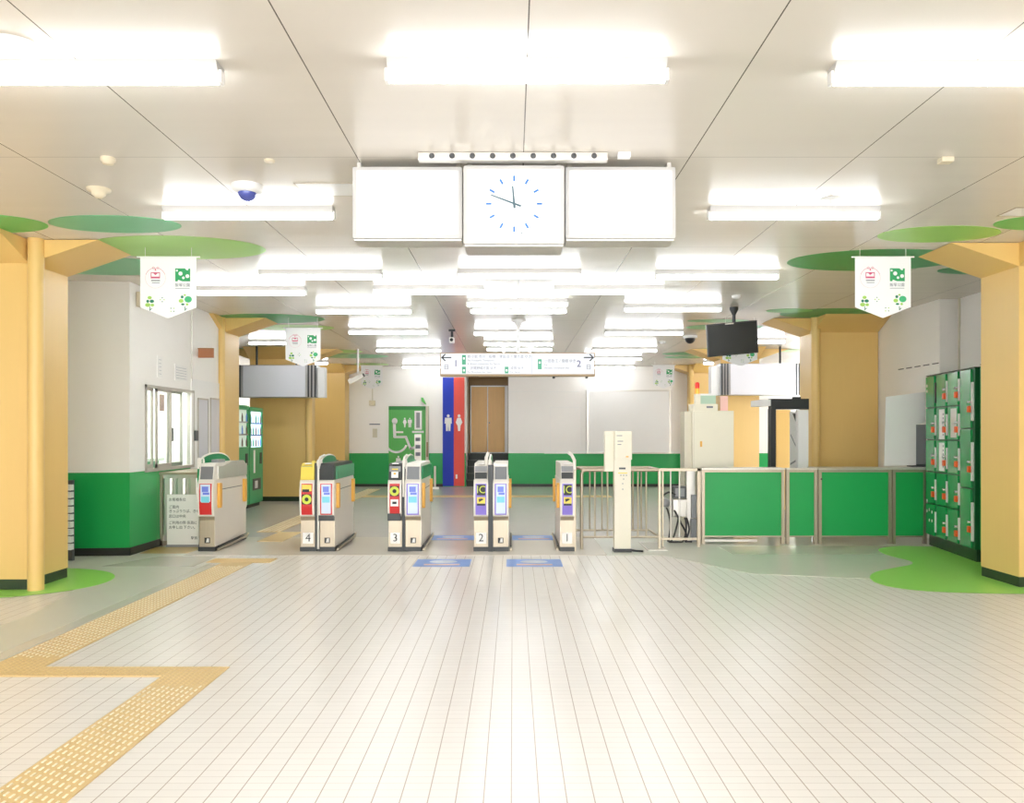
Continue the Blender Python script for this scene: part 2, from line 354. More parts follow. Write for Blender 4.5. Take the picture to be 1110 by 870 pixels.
# ------------------------------------------------------------------ columns
def column(label, xa, xb, u0, u1, pipe, wedges='lrf', z0=2.7, base=.09, r=.062):
    y0, y1 = u0*U, u1*U
    t = thing('column', label, 'column', ((xa+xb)/2,(y0+y1)/2,0))
    MB().box(xa,xb,y0,y1,base,CEIL-.001).build('shaft','column yellow',t)
    b = MB()
    dx, dy = .57, .43
    if 'r' in wedges: b.prism([(xb,z0),(xb+dx,CEIL-.004),(xb,CEIL-.004)],'y',y0+.001,y1-.001)
    if 'l' in wedges: b.prism([(xa,z0),(xa-dx,CEIL-.004),(xa,CEIL-.004)],'y',y0+.001,y1-.001)
    if 'f' in wedges: b.prism([(y0,z0),(y0-dy,CEIL-.004),(y0,CEIL-.004)],'x',xa+.001,xb-.001)
    if 'b' in wedges: b.prism([(y1,z0),(y1+dy,CEIL-.004),(y1,CEIL-.004)],'x',xa+.001,xb-.001)
    b.build('flared_capital','column yellow',t)
    if pipe: MB().tube([(pipe[0],pipe[1]*U,.001),(pipe[0],pipe[1]*U,CEIL-.001)],r,n=24).build('corner_pipe','column yellow',t)
    MB().box(xa+.004,xb-.004,y0+.004,y1-.004,0,base).build('skirting','dark green skirting',t,'dark skirting around the foot of the column')
    return t
column('nearest yellow column on the left, with a round corner pipe', -5.1,-4.0,11.74,12.77,(-3.935,11.72),'lrfb')
column('yellow column at the end of the white office wall, left of the vending machines', -5.1,-4.0,19.72,20.75,(-4.03,19.66),'lrfb',r=.05)
column('wide yellow column behind the vending machines and hanging board', -5.0,-3.9,27.0,28.0,(-3.86,26.9),'lrfb')
column('farthest yellow column on the left, beside the green wheelchair door wall', -4.75,-3.95,33.4,34.25,None,'lrf')
column('nearest yellow column on the right, in front of the green lockers', 4.25,5.31,11.93,12.9,None,'lrfb')
column('dark yellow column behind the green counter, left of the white side wall', 4.2,5.09,19.8,20.8,(4.2,19.72),'lfb')
column('yellow column behind the cream cabinet and grey hanging board', 3.95,4.68,27.0,28.0,None,'lrfb')
column('farthest yellow column on the right, behind the red signal lamp', 4.2,4.7,33.4,34.25,(4.18,33.3),'lrf')

# ------------------------------------------------------------------ ceiling lights
def light0(label, x, y, L=1.2):
    t = thing('fluorescent_light', label, 'ceiling light', (x,y,CEIL), 'fluorescent ceiling lights')
    MB().prism([(y-.055,CEIL-.001),(y-.022,CEIL-.045),(y+.022,CEIL-.045),(y+.055,CEIL-.001)],'x',x-L/2,x+L/2).build('housing','casing white',t)
    MB().tube([(x-L/2+.01,y,CEIL-.068),(x+L/2-.01,y,CEIL-.068)],.019,n=12).build('tube','tube',t)
    for s in (-1,1): MB().box(x+s*(L/2-.005),x+s*(L/2+.012),y-.022,y+.022,CEIL-.085,CEIL-.03,0,.004).build('lamp_holder','fixture white',t)
    return t
proto = None
def lamp(px, py, label):
    global proto
    Y = F*(CEIL-.08-EYE)/(HY-py); X = (px-CX)/F*Y
    if proto is None: proto = light0(label, X, Y)
    else: dup(proto, (X,Y,CEIL), label)
for px,py,l in [(571,88,'ceiling tube light directly in front of the clock, nearest row middle'),
    (89,90,'ceiling tube light in the nearest row, cut by the left edge of the photo'),
    (1051,91,'ceiling tube light in the nearest row, cut by the right edge of the photo'),
    (270,237,'ceiling tube light beside the blue dome camera, second row left'),
    (860,237,'ceiling tube light right of the clock board, second row right'),
    (348,302,'ceiling tube light in the third row, lower right of the dome camera'),
    (563,301,'ceiling tube light just behind the clock, third row middle'),
    (777,302,'ceiling tube light in the third row, right of the clock board'),
    (272,319,'ceiling tube light just behind the big left banner'),
    (465,318,'ceiling tube light left of centre in the fourth row, behind the left lit panel'),
    (660,318,'ceiling tube light right of centre in the fourth row, behind the right lit panel'),
    (561,331.5,'front tube light of the close pair above the direction sign'),
    (562,339,'rear tube light of the close pair above the direction sign'),
    (394.5,339.3,'ceiling tube light in the fifth row, left above the small second banner'),
    (729,337,'ceiling tube light in the fifth row, left of the hanging black monitor'),
    (421,361.5,'ceiling tube light in the sixth row, left of the bullet camera'),
    (556,363,'ceiling tube light closest above the direction sign top edge, sixth row'),
    (698,362.5,'ceiling tube light in the sixth row, nearest left of the black monitor'),
    (562,374,'ceiling tube light seen through the sign hangers, front one'),
    (563,380,'ceiling tube light seen through the sign hangers, rear one'),
    (443,381,'ceiling tube light above the green wheelchair door, nearer one'),
    (308,373,'ceiling tube light partly behind the second left banner'),
    (677,381,'ceiling tube light right of the direction sign end, nearer one'),
    (812,371.5,'ceiling tube light behind the black monitor, above the right grey board'),
    (664,390,'ceiling tube light right of the direction sign end, middle one'),
    (660,399,'ceiling tube light right of the direction sign end, closest to the back wall'),
    (464,398.5,'ceiling tube light closest above the green wheelchair door by the back wall'),
    (326,394.5,'ceiling tube light behind the left grey board, beside the far yellow column'),
    (792,394.5,'ceiling tube light behind the right grey board, above the signal lamp')]:
    lamp(px,py,l)
# tube lights of the same hall, behind the camera
for k,(x,u) in enumerate(((-1.83,2.1),(.06,2.1),(1.95,2.1),(-1.83,-1.8),(.06,-1.8),(1.95,-1.8))):
    dup(proto,(x,u*U,CEIL),['ceiling tube light overhead left of the camera','ceiling tube light right above the camera','ceiling tube light overhead right of the camera','ceiling tube light behind the camera, left','ceiling tube light behind the camera, middle','ceiling tube light behind the camera, right'][k])
ol = thing('office_fill_light','added unseen fill light brightening the ticket office','ceiling light',(-5.3,9.6,CEIL))  # unseen lamp added so the closed office is not dark
MB().box(-5.7,-4.9,9.3,9.9,CEIL-.05,CEIL-.001).build('housing','fixture white',ol); MB().box(-5.68,-4.92,9.32,9.88,CEIL-.055,CEIL-.05).build('diffuser','office fill glow',ol)

# ------------------------------------------------------------------ clock board
YC = 8.3*U
def lit(label, x0, x1, y0, y1, Yf, dep, clock=False):
    X0,X1,Z0,Z1 = xat(x0,Yf),xat(x1,Yf),zat(y1,Yf),zat(y0,Yf)
    t = thing('clock' if clock else 'lit_display_box', label, 'clock' if clock else 'display', ((X0+X1)/2,Yf+dep/2,Z1))
    MB().box(X0,X1,Yf,Yf+dep,Z0,Z1,0,.02).build('casing','casing white',t)
    MB().box(X0+.01,X1-.01,Yf+.02,Yf+dep-.01,Z0-.008,Z0+.005).build('underside','steel light',t)
    i = .028; MB().box(X0+i,X1-i,Yf-.004,Yf+.002,Z0+i,Z1-i,0,.002).build('clock_face' if clock else 'lit_screen','lit panel',t)
    for sx in (X0+.03,X1-.03): MB().box(sx-.012,sx+.012,Yf+dep*.3,Yf+dep*.6,Z1-.01,CEIL-.001).build('hanger','steel light',t)
    return t, X0, X1, Z0, Z1
lit('blank white lit display box hanging left of the clock', 381.5,501.5,180,258.5,YC,.2)
lit('blank white lit display box hanging right of the clock', 612.5,733,180,258.5,YC,.2)
t,X0,X1,Z0,Z1 = lit('square lit clock hanging between two blank display boxes', 502,612,178.5,264.5,YC-.06,.27,True)
Yc = YC-.06; k = Yc/F; cx, cz = xat(557.3,Yc), zat(221,Yc); yf = Yc-.0045
b = MB()
for h in range(12):
    a = R(30*h); r0,r1 = 24.5*k, 30.5*k; wd = 1.1*k
    u = Vector((math.sin(a),math.cos(a))); v = Vector((u.y,-u.x))
    b = MB().prism([tuple(Vector((cx,cz))+u*r0+v*wd),tuple(Vector((cx,cz))+u*r1+v*wd),tuple(Vector((cx,cz))+u*r1-v*wd),tuple(Vector((cx,cz))+u*r0-v*wd)],'y',yf,yf-.001); b.build('hour_mark','clock blue',t)
b = MB()
for h in range(60):
    if h%5: a = R(6*h); b.disc(cx+29*k*math.sin(a),cz+29*k*math.cos(a),.5*k,.5*k,yf,n=6)
for h in (3,6,9,12): a = R(30*h); b.text(str(h),cx+20*k*math.sin(a),cz+20*k*math.cos(a),5*k,yf,align='CENTER')
b.build('numeral','clock faint',t)
def hand(name,a,l,back,wd,yy):
    a = R(a); u = Vector((math.sin(a),math.cos(a))); v = Vector((u.y,-u.x)); o = Vector((cx,cz))
    MB().prism([tuple(o-u*back*k+v*wd*k),tuple(o+u*l*k+v*wd*.6*k),tuple(o+u*l*k-v*wd*.6*k),tuple(o-u*back*k-v*wd*k)],'y',yy,yy-.0015).build(name,'clock grey',t)
hand('hour_hand',-5,19,5,1.3,yf-.002); hand('minute_hand',-69.5,27,8,1.1,yf-.004)
MB().disc(cx,cz,1.6*k,1.6*k,yf-.001,.006).build('hub','clock grey',t)
MB().disc(cx+8*k,zat(253,Yc),.7*k,.9*k,yf).build('maker_mark','clock grey',t)
t = thing('slotted_mounting_rail','slotted steel mounting rail on the ceiling above the clock','rail',(0,YC+.03,CEIL))
Yr = F*1.6/(HY-173); 
MB().box(xat(456,Yr),xat(656,Yr),YC-.12,YC-.06,CEIL-.045,CEIL-.001,0,.004).build('channel','steel light',t)
b = MB()
for i in range(9):
    xx = xat(468+i*22,YC-.12); b.lathe([(0,-.004),(.016,-.004),(.016,.004)],(xx,YC-.12,CEIL-.024),axis='y',n=12)
b.build('slot','dark grey',t)
MB().box(xat(667,Yr),xat(680,Yr),YC-.12,YC-.08,CEIL-.03,CEIL-.001).build('end_clip','fixture white',t)

# ------------------------------------------------------------------ ceiling devices
def det(name,label,cat,px,py,prof,m='beige device',ring=None):
    x,y = ce(px,py); t = tag(MB().lathe([(r,-h) for r,h in prof]+[(0,-prof[-1][1])],(x,y,CEIL-.0005)).build(name,m),label,cat); return t
det('heat_detector','round cream heat detector, left of the blue dome camera','detector',107,204.5,[(.075,0),(.072,.014),(.048,.018),(.042,.04),(.02,.06)])
det('smoke_detector','small cream detector on the ceiling, above the round heat detector','detector',117,171,[(.042,0),(.042,.018),(.034,.022),(.03,.036)])
det('sprinkler_plate','round ceiling plate with centre nozzle, near the top left light','detector',16,50,[(.11,0),(.1,.008),(.012,.01),(.012,.035)],'fixture white')
det('sprinkler_plate','round ceiling plate with centre nozzle, above the second row right light','detector',900,216,[(.08,0),(.075,.006),(.012,.008),(.012,.03)],'fixture white')
det('smoke_detector','flat cream ceiling cap, upper right of the dome camera','detector',292,173.5,[(.032,0),(.03,.01)])
det('smoke_detector','white detector above the hanging black monitor','detector',798,320,[(.05,0),(.05,.02),(.035,.035)],'fixture white')
det('smoke_detector','tiny round detector left of the far dome camera','detector',718,370,[(.06,0),(.05,.03),(.03,.045)],'fixture white')
x,y = ce(1025,171)
t = thing('ceiling_speaker','small square cream speaker on the right part of the ceiling','speaker',(x,y,CEIL))
MB().box(x-.035,x+.035,y-.03,y+.03,CEIL-.03,CEIL-.0005,0,.005).build('case','beige device',t)
b = MB()
for i in range(3): b.box(x-.028,x+.028,y-.0315,y-.0295,CEIL-.027+i*.008,CEIL-.023+i*.008)
b.build('grille','cream dark',t)
x,y = ce(268,200.5)
t = thing('dome_camera','white ceiling camera with a blue dome, left of the clock board','camera',(x,y,CEIL))
MB().lathe([(.1,0),(.1,-.03),(.092,-.045),(.06,-.052)],(x,y,CEIL-.0005)).build('housing','fixture white',t)
MB().lathe([(.06*math.cos(a/8*math.pi/2),-.05-.055*math.sin(a/8*math.pi/2)) for a in range(9)],(x,y,CEIL)).build('dome','dome',t,'smoked blue dome')
x,y = ce(748,364)
t = thing('dome_camera','black dome camera on a white base, left of the black monitor','camera',(x,y,CEIL))
MB().lathe([(.12,0),(.12,-.03),(.08,-.04)],(x,y,CEIL-.0005)).build('housing','fixture white',t)
MB().lathe([(.085*math.cos(a/8*math.pi/2),-.04-.09*math.sin(a/8*math.pi/2)) for a in range(9)],(x,y,CEIL)).build('dome','black plastic',t)
x,y = ce(490,357)
t = thing('bullet_camera','small black and white ceiling camera above the sign left end','camera',(x,y,CEIL))
MB().tube([(x,y,CEIL),(x,y,CEIL-.12)],.02).box(x-.05,x+.05,y-.03,y+.03,CEIL-.03,CEIL-.001).build('stem','black plastic',t)
MB().box(x-.04,x+.035,y-.1,y+.06,CEIL-.21,CEIL-.13,0,.012).build('body','fixture white',t); MB().lathe([(0,-.008),(.025,-.008),(.025,0)],(x,y-.1,CEIL-.17),axis='y').build('lens','black plastic',t)
Y=27*U; x=xat(388,Y)
t = thing('box_camera','grey box camera on a ceiling stem by the far left banner','camera',(x,Y,CEIL))
MB().tube([(x,Y,CEIL),(x,Y,zat(405,Y))],.02).build('stem','fixture white',t)
b = MB().box(-.17,.13,-.05,.05,-.045,.045,0,.01); b.xf(Matrix.Translation((x-.02,Y,zat(410,Y)))@Matrix.Rotation(R(-26),4,'Y')).build('body','steel light',t)
b = MB().box(.13,.16,-.035,.035,-.03,.03,0,.005); b.xf(Matrix.Translation((x-.02,Y,zat(410,Y)))@Matrix.Rotation(R(-26),4,'Y')).build('lens_cap','dark grey',t)
def hatch(label,x0,x1,y0,y1):
    t = thing('ceiling_hatch',label,'hatch',((x0+x1)/2,(y0+y1)/2,CEIL)); b=MB(); e=.008
    b.box(x0,x1,y0,y0+e,CEIL-.004,CEIL-.0005).box(x0,x1,y1-e,y1,CEIL-.004,CEIL-.0005).box(x0,x0+e,y0,y1,CEIL-.004,CEIL-.0005).box(x1-e,x1,y0,y1,CEIL-.004,CEIL-.0005)
    b.build('frame','stainless',t); MB().box(x0+e,x1-e,y0+e,y1-e,CEIL-.003,CEIL-.0005).build('lid','fixture white',t)
a=ce(318,198); c_=ce(345,212); hatch('square inspection hatch between dome camera and clock board',a[0],a[0]+.4,a[1],c_[1])
a=ce(1097,224.5); c_=ce(1080,234); hatch('inspection hatch on the ceiling at the right edge above a green disc',c_[0],c_[0]+.45,a[1],c_[1])

# ------------------------------------------------------------------ banners
def banner0(label, x, y, zt):
    t = thing('hanging_banner', label, 'banner', (x,y,zt), 'white pointed banners')
    q = .00795
    def bx(c): return x+((c/12.43+145)-182.5)*q
    def bz(c): return zt-((c/12.43+280)-278.5)*q
    w = .242
    MB().prism([(x-w,zt),(x+w,zt),(x+w,zt-.435),(x,zt-.53),(x-w,zt-.435)],'y',y-.002,y+.002).build('cloth','banner cloth',t)
    MB().tube([(x-w-.03,y,zt),(x+w+.03,y,zt)],.007).build('top_rod','fixture white',t)
    for s in (-1,1): MB().tube([(x+s*.2,y,zt),(x+s*.2,y,CEIL-.001)],.002,n=6).build('string','fixture white',t)
    f = y-.0022
    em = MB().ring(bx(293),bz(265),.086,.003,f,.0005,0,24,20,160).ring(bx(293),bz(265),.086,.002,f,.0005,1,24,160,380)
    em.box(bx(230),bx(355),f-.0006,f,bz(200),bz(188)).box(bx(230),bx(240),f-.0006,f,bz(250),bz(190)).box(bx(345),bx(355),f-.0006,f,bz(250),bz(190)).box(bx(230),bx(355),f-.0006,f,bz(270),bz(246))
    em.prism([(bx(265),bz(200)),(bx(325),bz(200)),(bx(293),bz(226))],'y',f,f-.0006)
    em.ring(bx(265),bz(128),.008,.003,f,.0006,0,10).ring(bx(325),bz(128),.008,.003,f,.0006,0,10).box(bx(285),bx(303),f-.0006,f,bz(165),bz(140))
    em.build('emblem_ring',['pink','pale pink'],t,'pink ring emblem')
    MB().box(bx(235),bx(355),f-.0006,f,bz(306),bz(292)).box(bx(245),bx(350),f-.0006,f,bz(333),bz(324)).build('emblem_lettering','ink soft',t)
    lg = MB().prism([(bx(560),bz(135)),(bx(690),bz(135)),(bx(715),bz(160)),(bx(735),bz(160)),(bx(740),bz(137)),(bx(762),bz(137)),(bx(762),bz(310)),(bx(655),bz(310)),(bx(600),bz(288)),(bx(592),bz(310)),(bx(560),bz(310))],'y',f,f-.0006,0)
    for cx_,cz_,r in ((632,205,28),(725,240,26),(670,262,18),(583,165,14)): lg.disc(bx(cx_),bz(cz_),r/12.43*q,r/12.43*q,f-.0006,.0005,1,16)
    lg.build('park_logo',['logo green','banner cloth'],t,'green square logo with white dots')
    MB().text('飯塚公園',bx(658),bz(362),.034,f,align='CENTER',sx=.95).box(bx(560),bx(755),f-.0006,f,bz(408),bz(402)).build('park_lettering','ink soft',t)
    tr = MB()
    for cx_,cz_,a_,b_,m in ((216,530,28,22,1),(190,578,20,20,2),(245,578,30,22,2),(190,628,36,26,1),(252,630,24,20,1),(654,520,20,20,2),(690,495,16,12,1),(735,553,50,44,0),(640,573,32,26,1),(663,620,24,14,2),(720,620,18,16,1)):
        tr.disc(bx(cx_),bz(cz_),a_/12.43*q,b_/12.43*q,f,.0006,m,16)
    for cx_ in (218,690):
        tr.box(bx(cx_-5),bx(cx_+5),f-.0006,f,bz(705),bz(650),2); tr.prism([(bx(cx_),bz(705)),(bx(cx_+28),bz(678)),(bx(cx_+28),bz(668)),(bx(cx_),bz(690))],'y',f,f-.0006,2)
    for dx,dz in ((0,-26),(0,26),(-26,0),(26,0)): tr.disc(bx(385+dx),bz(557+dz),.005,.005,f,.0006,2 if dx==0 else 1,8)
    for dx,dz in ((-20,-20),(20,-20),(-20,20),(20,20)): tr.disc(bx(522+dx),bz(693+dz),.005,.005,f,.0006,2 if dx==dz else 1,8)
    tr.build('printed_trees',['leaf green','leaf lime','leaf dark'],t,'printed trees with round green leaves')
    return t
bn = banner0('large white banner with green logo hanging before the left office wall', xat(182.5,12.26*U),12.26*U,zat(278.5,12.26*U))
for px,u,pt,l in ((957,12.35,278.5,'large white banner with green logo hanging before the dark green ceiling disc at right'),
                  (328.5,19.7,355.5,'second white banner on the left, overlapping the grey hanging board'),
                  (802,19.7,355.5,'white banner mostly hidden behind the black monitor, only its point showing'),
                  (403,32,396,'smallest white banner on the left, beside the wheelchair door'),
                  (719.5,32,395.5,'smallest white banner on the right, above the blank notice board')):
    banner0(l,xat(px,u*U),u*U,zat(pt,u*U))

# ------------------------------------------------------------------ overhead sign
YS = 20*U; g = (12.333)
def sx1(c): return xat(475+c/g,YS)
def sx2(c): return xat(560+c/g,YS)
def sz(c): return zat(375+c/g,YS)
t = thing('direction_sign','long white overhead sign with arrows to platforms 1 and 2','sign',(0,YS,CEIL))
xa,xb,za,zb = xat(477,YS),xat(645.3,YS),zat(407.6,YS),zat(382.2,YS)
MB().box(xa,xb,YS,YS+.16,za,zb,0,.008).build('casing','sign brown',t)
MB().box(xa+.012,xb-.015,YS-.004,YS+.002,za+.03,zb-.012).build('sign_face','sign face',t)
f = YS-.0045
b = MB()
def arrow(c, s, fx):
    X = fx(c); Z = sz(153); L = .075
    b.box(X-L*s*.9,X+L*s,f-.001,f,Z-.008,Z+.008)
    for q in (-1,1): b.prism([(X+s*L,Z),(X+s*L-s*.05,Z+q*.052),(X+s*L-s*.068,Z+q*.045),(X+s*L-s*.022,Z)],'y',f,f-.001)
arrow(112,-1,sx1); arrow(962,1,sx2); b.build('arrow','ink',t)
b = MB().text('1',sx1(236),sz(236),.13,f,align='CENTER').text('2',sx2(832),sz(240),.13,f,align='CENTER'); b.build('platform_number','ink blue',t)
b = MB()
for fx,a_,c_,p,q in ((sx1,318,370,118,248),(sx1,318,370,275,365),(sx1,890,940,275,365),(sx2,283,335,175,310)): b.box(fx(a_),fx(c_),f-.001,f,sz(q),sz(p))
b.build('line_marker','sign green',t)
b = MB()
for fx,cc,z0_ in ((sx1,344,160),(sx1,344,320),(sx1,915,320),(sx2,309,215)): b.box(fx(cc-12),fx(cc+12),f-.002,f-.001,sz(z0_+18),sz(z0_-8))
b.build('line_marker_figure','label white',t)
b = MB()
for fx,x,z_,tx,h in ((sx1,392,142,'新小岩 市川・船橋・津田沼 千葉方面 ゆき',.052),(sx1,392,192,'For Funabashi, Tsudanuma',.038),(sx1,392,237,'& Airport connection for Narita',.038),(sx1,430,297,'武蔵野線方面 ゆき',.048),(sx1,392,350,'For Musashino line, Nishi',.036),
                     (sx1,965,297,'成田 ゆき',.048),(sx1,965,350,'For Narita',.036),(sx2,372,200,'小田急江ノ島線 ゆき',.052),(sx2,372,250,'For',.036),(sx2,372,292,'Shinjuku connection line',.038)):
    b.text(tx,fx(x),sz(z_),h,f,sx=.92)
b.build('lettering','ink soft',t)
b = MB().box(sx2(199),sx2(203),f-.0008,f,sz(365),sz(120))
for fx,cc in ((sx1,110),(sx2,962)):
    for q in (0,1,2): b.box(fx(cc-26),fx(cc+26),f-.0008,f,sz(256+q*26),sz(250+q*26))
    b.box(fx(cc-26),fx(cc-20),f-.0008,f,sz(310),sz(250)).box(fx(cc+20),fx(cc+26),f-.0008,f,sz(310),sz(250))
b.build('elevator_symbol','ink soft',t)
b = MB(); x0=xat(562,YS)
b.tube([(x0,YS+.08,zb),(x0,YS+.08,CEIL-.12)],.022); b.lathe([(.022,-.12),(.06,-.03),(.1,-.02),(.1,0)],(x0,YS+.08,CEIL-.001))
b.build('hanger','fixture white',t)
b = MB()
for px in (600,636): b.lathe([(0,-.03),(.02,-.025),(.02,0)],(xat(px+.5,YS),YS+.08,za),n=10)
b.build('bottom_hook','dark grey',t)
Y2 = 25.1*U; t = thing('rear_sign_board','white sign board hidden behind the overhead sign, on two hangers','sign',(0,Y2,CEIL))
MB().box(xat(505,Y2),xat(617,Y2),Y2,Y2+.1,zat(403,Y2),zat(388,Y2)).build('board','sign face',t)
for px in (546,575):
    X=xat(px,Y2); MB().tube([(X,Y2+.05,zat(388,Y2)),(X,Y2+.05,CEIL-.1)],.018).lathe([(.018,-.1),(.09,-.02),(.09,0)],(X,Y2+.05,CEIL-.001)).build('hanger','fixture white',t)

# ------------------------------------------------------------------ fare gates
ICL = [('purple',)]
def half(t, x0, x1, kind, num=None, head='grey'):
    """one half of a fare gate between x0 and x1, front at y=0, L long (local frame)"""
    L = 1.09
    MB().prism([(.045,.05),(.045,.34),(.02,.40),(.02,.7),(L-.02,.7),(L-.02,.40),(L-.045,.34),(L-.045,.05)],'x',x0,x1).build('pedestal','stainless',t)
    MB().box(x0-.006,x1+.006,.02,L-.02,0,.05,0,.004).build('base_plinth','gate black',t)
    MB().prism([(0,.40),(-.012,.5),(-.014,.66),(0,.75),(.02,.785),(L-.02,.785),(L,.75),(L+.014,.66),(L+.012,.5),(L,.40),(L-.02,.385),(.02,.385)],'x',x0-.002,x1+.002).build('housing','gate beige',t)
    hm = {'grey':'gate beige','yellow':'label yellow','black':'gate black','dark':'gate beige'}[head]
    h = MB().prism([(.01,.785),(.045,.94),(.09,.965),(L-.09,.965),(L-.045,.94),(L-.01,.785)],'x',x0+.004,x1-.004).build('reader_head',hm,t)
    # card touch pad or display on the sloping head
    def slope(z): return .01+(z-.785)*.226
    def plate(za,zb,xa,xb,m,nm,e=.004,lab=None):
        return MB().add([(xa,slope(za)-e,za),(xb,slope(za)-e,za),(xb,slope(zb)-e,zb),(xa,slope(zb)-e,zb),(xa,slope(za)+.004,za),(xb,slope(za)+.004,za),(xb,slope(zb)+.004,zb),(xa,slope(zb)+.004,zb)],
                 [(0,1,2,3),(7,6,5,4),(0,4,5,1),(1,5,6,2),(2,6,7,3),(3,7,4,0)]).build(nm,m,t,lab)
    f = -.0145
    m_ = .018
    if kind == 'ic' or kind == 'ticket':
        plate(.80,.868,x0+.012,x1-.012,'gate black','ticket_slot',.012); plate(.875,.935,x0+.012,x1-.012,'grey plastic','slot_cover',.008)
        MB().lathe([(0,.012),(.03,.01),(.042,0)],((x0+x1)/2,.06,.958),n=20).build('touch_pad','label white',t)
    if kind == 'screen':
        plate(.792,.93,x0+.02,x1-.015,'grey screen' if head!='black' else 'gate black','display',.006)
    red = head in ('yellow','black','red') or kind in ('redscreen','redticket')
    pm = 'panel red' if num in ('4','3') or t['label'].startswith('leftmost') or (kind=='screen' and num=='r') else 'panel purple'
    MB().prism([(-.002,.405),(-.0135,.5),(-.0155,.66),(-.003,.745),(.01,.745),(.01,.405)],'x',x0+m_,x1-m_).build('front_panel',pm,t)
    if kind == 'ic':
        MB().box(x0+.035,x1-.03,f-.004,f,.62,.735).build('label_plate','ink',t)
        MB().text('IC',(x0+x1)/2+.002,.678,.115,f-.004,align='CENTER',sx=.95).build('lettering','ring lime',t,'lime IC lettering')
        MB().box(x0+.035,x1-.03,f-.004,f,.53,.60).build('card_label','label yellow',t)
        MB().box(x0+.035,x1-.03,f-.0045,f,.508,.528).prism([((x0+x1)/2-.02,.545),((x0+x1)/2+.03,.575),((x0+x1)/2+.01,.585),((x0+x1)/2-.025,.58)],'y',f-.004,f-.006).build('card_symbol','ink',t)
    if kind == 'ticket':
        if num=='4':
            MB().box(x0+.025,x1-.025,f-.004,f,.665,.735).build('ticket_label','label yellow',t); MB().box(x0+.03,x1-.05,f-.006,f-.004,.655,.685).build('ticket_symbol','ink',t)
            zc=.575; plate(.80,.93,x0+.006,x1-.006,'label yellow','yellow_cover',.015)
        else:
            zc=.665; MB().box(x0+.03,x1-.03,f-.004,f,.5,.575).build('ticket_label','label white',t); MB().box(x0+.05,x1-.05,f-.006,f-.004,.525,.55).build('ticket_symbol','ink',t)
            plate(.895,.91,x0+.04,x1-.04,'label yellow','slot_mark',.018); plate(.81,.875,x0+.035,x1-.035,'label white','ticket_notice',.018); plate(.845,.865,x0+.06,x1-.06,'flap orange','ticket_picture',.020)
        MB().box(x0+.025,x1-.025,f-.003,f,zc-.055,zc+.055).build('ring_plate','ink',t)
        MB().ring((x0+x1)/2,zc,.022,.03,f-.003,.003,0,20).build('ring_mark','ring lime',t,'yellow green ring mark')
    if kind == 'screen':
        MB().box(x0+.032,x1-.03,f-.004,f,.42 if num!='s' else .55,.738).build('info_screen','screen white',t)
        MB().box(x0+.05,x1-.05,f-.006,f-.004,.655,.715).box(x0+.06,x1-.04,f-.006,f-.004,.625,.65).build('screen_symbol','screen blue',t)
        MB().box(x0+.042,x1-.04,f-.006,f-.004,.54,.605).build('screen_bar','screen cyan',t)
    if num in ('1','2','3','4'):
        MB().box(x0+.02,x1-.02,.041,.045,.085,.205).build('number_plate','label white',t); MB().text(num,(x0+x1)/2,.146,.12,.041,align='CENTER').build('number','ink',t)
    else:
        MB().box((x0+x1)/2-.03,(x0+x1)/2+.03,.041,.045,.09,.15).build('floor_plate','ink',t); MB().prism([((x0+x1)/2-.012,.1),((x0+x1)/2+.02,.1),((x0+x1)/2+.02,.142),((x0+x1)/2-.002,.142)],'y',.041,.039).build('floor_plate_mark','label white',t)
def flaps(t, x, s, green='gate pale green', L=1.09, head=True):
    for y0,y1 in ((.1,.17),(.93,1.0)):
        MB().prism([(y0,.5),(y0+.015,.47),(y1-.015,.47),(y1,.5),(y1,.72),(y1-.012,.745),(y0,.745)],'x',x,x+s*.035).build('barrier_flap','flap orange',t,'orange barrier flap')
    if head: MB().box(x-s*.01,x+s*.012,.12,L-.02,.79,.93,0,.004).build('side_cover',green,t)
    MB().box(x,x+s*.004,.035,L-.035,.055,.783,0,.001).build('side_panel','gate side',t)
    MB().box(x+.003*s,x+s*.006,.2,.9,.665,.672).build('side_seam','dark grey',t)
    MB().tube([(x+s*.03,.06,.02),(x+s*.03,L-.1,.045),(x+s*.03,L-.03,.075)],.013).build('kick_rail','stainless',t)
    MB().tube([(x+s*.03,.06,.055),(x+s*.03,L-.1,.08)],.008).build('kick_rail_upper','gate black',t)
def arch(t, x, wd=.03, y0=.16, y1=.9, z0=.94, h=.1, white=True):
    n=16; pts=[(y0,z0-.2)]+[((y0+y1)/2-(y1-y0)/2*math.cos(math.pi*k/n), z0+h*math.sin(math.pi*k/n)**.7) for k in range(n+1)]+[(y1,z0-.2)]
    MB().prism(pts,'x',x-wd/2,x+wd/2).build('sensor_arch','gate green',t,'green rounded sensor panel')
    rim = [(x,p[0],p[1]+.006) for p in pts[1:-1]]
    MB().tube(rim,.011,n=8).build('arch_rim','gate beige',t)
    for yy in (.05,.14): MB().lathe([(.02,-.06),(.026,0),(.02,.03),(.008,.042),(0,.043)],(x,yy,z0+h-.075),n=12).build('sensor_head','gate beige',t)
def gate(label, px, u, w_=.37):
    Y = u*U; X = xat(px,Y)
    t = thing('fare_gate', label, 'fare gate', (0,0,0), 'automatic fare gates'); return t,(X,Y,0)
UG = 15.52
def finish(t, loc): t.location = loc
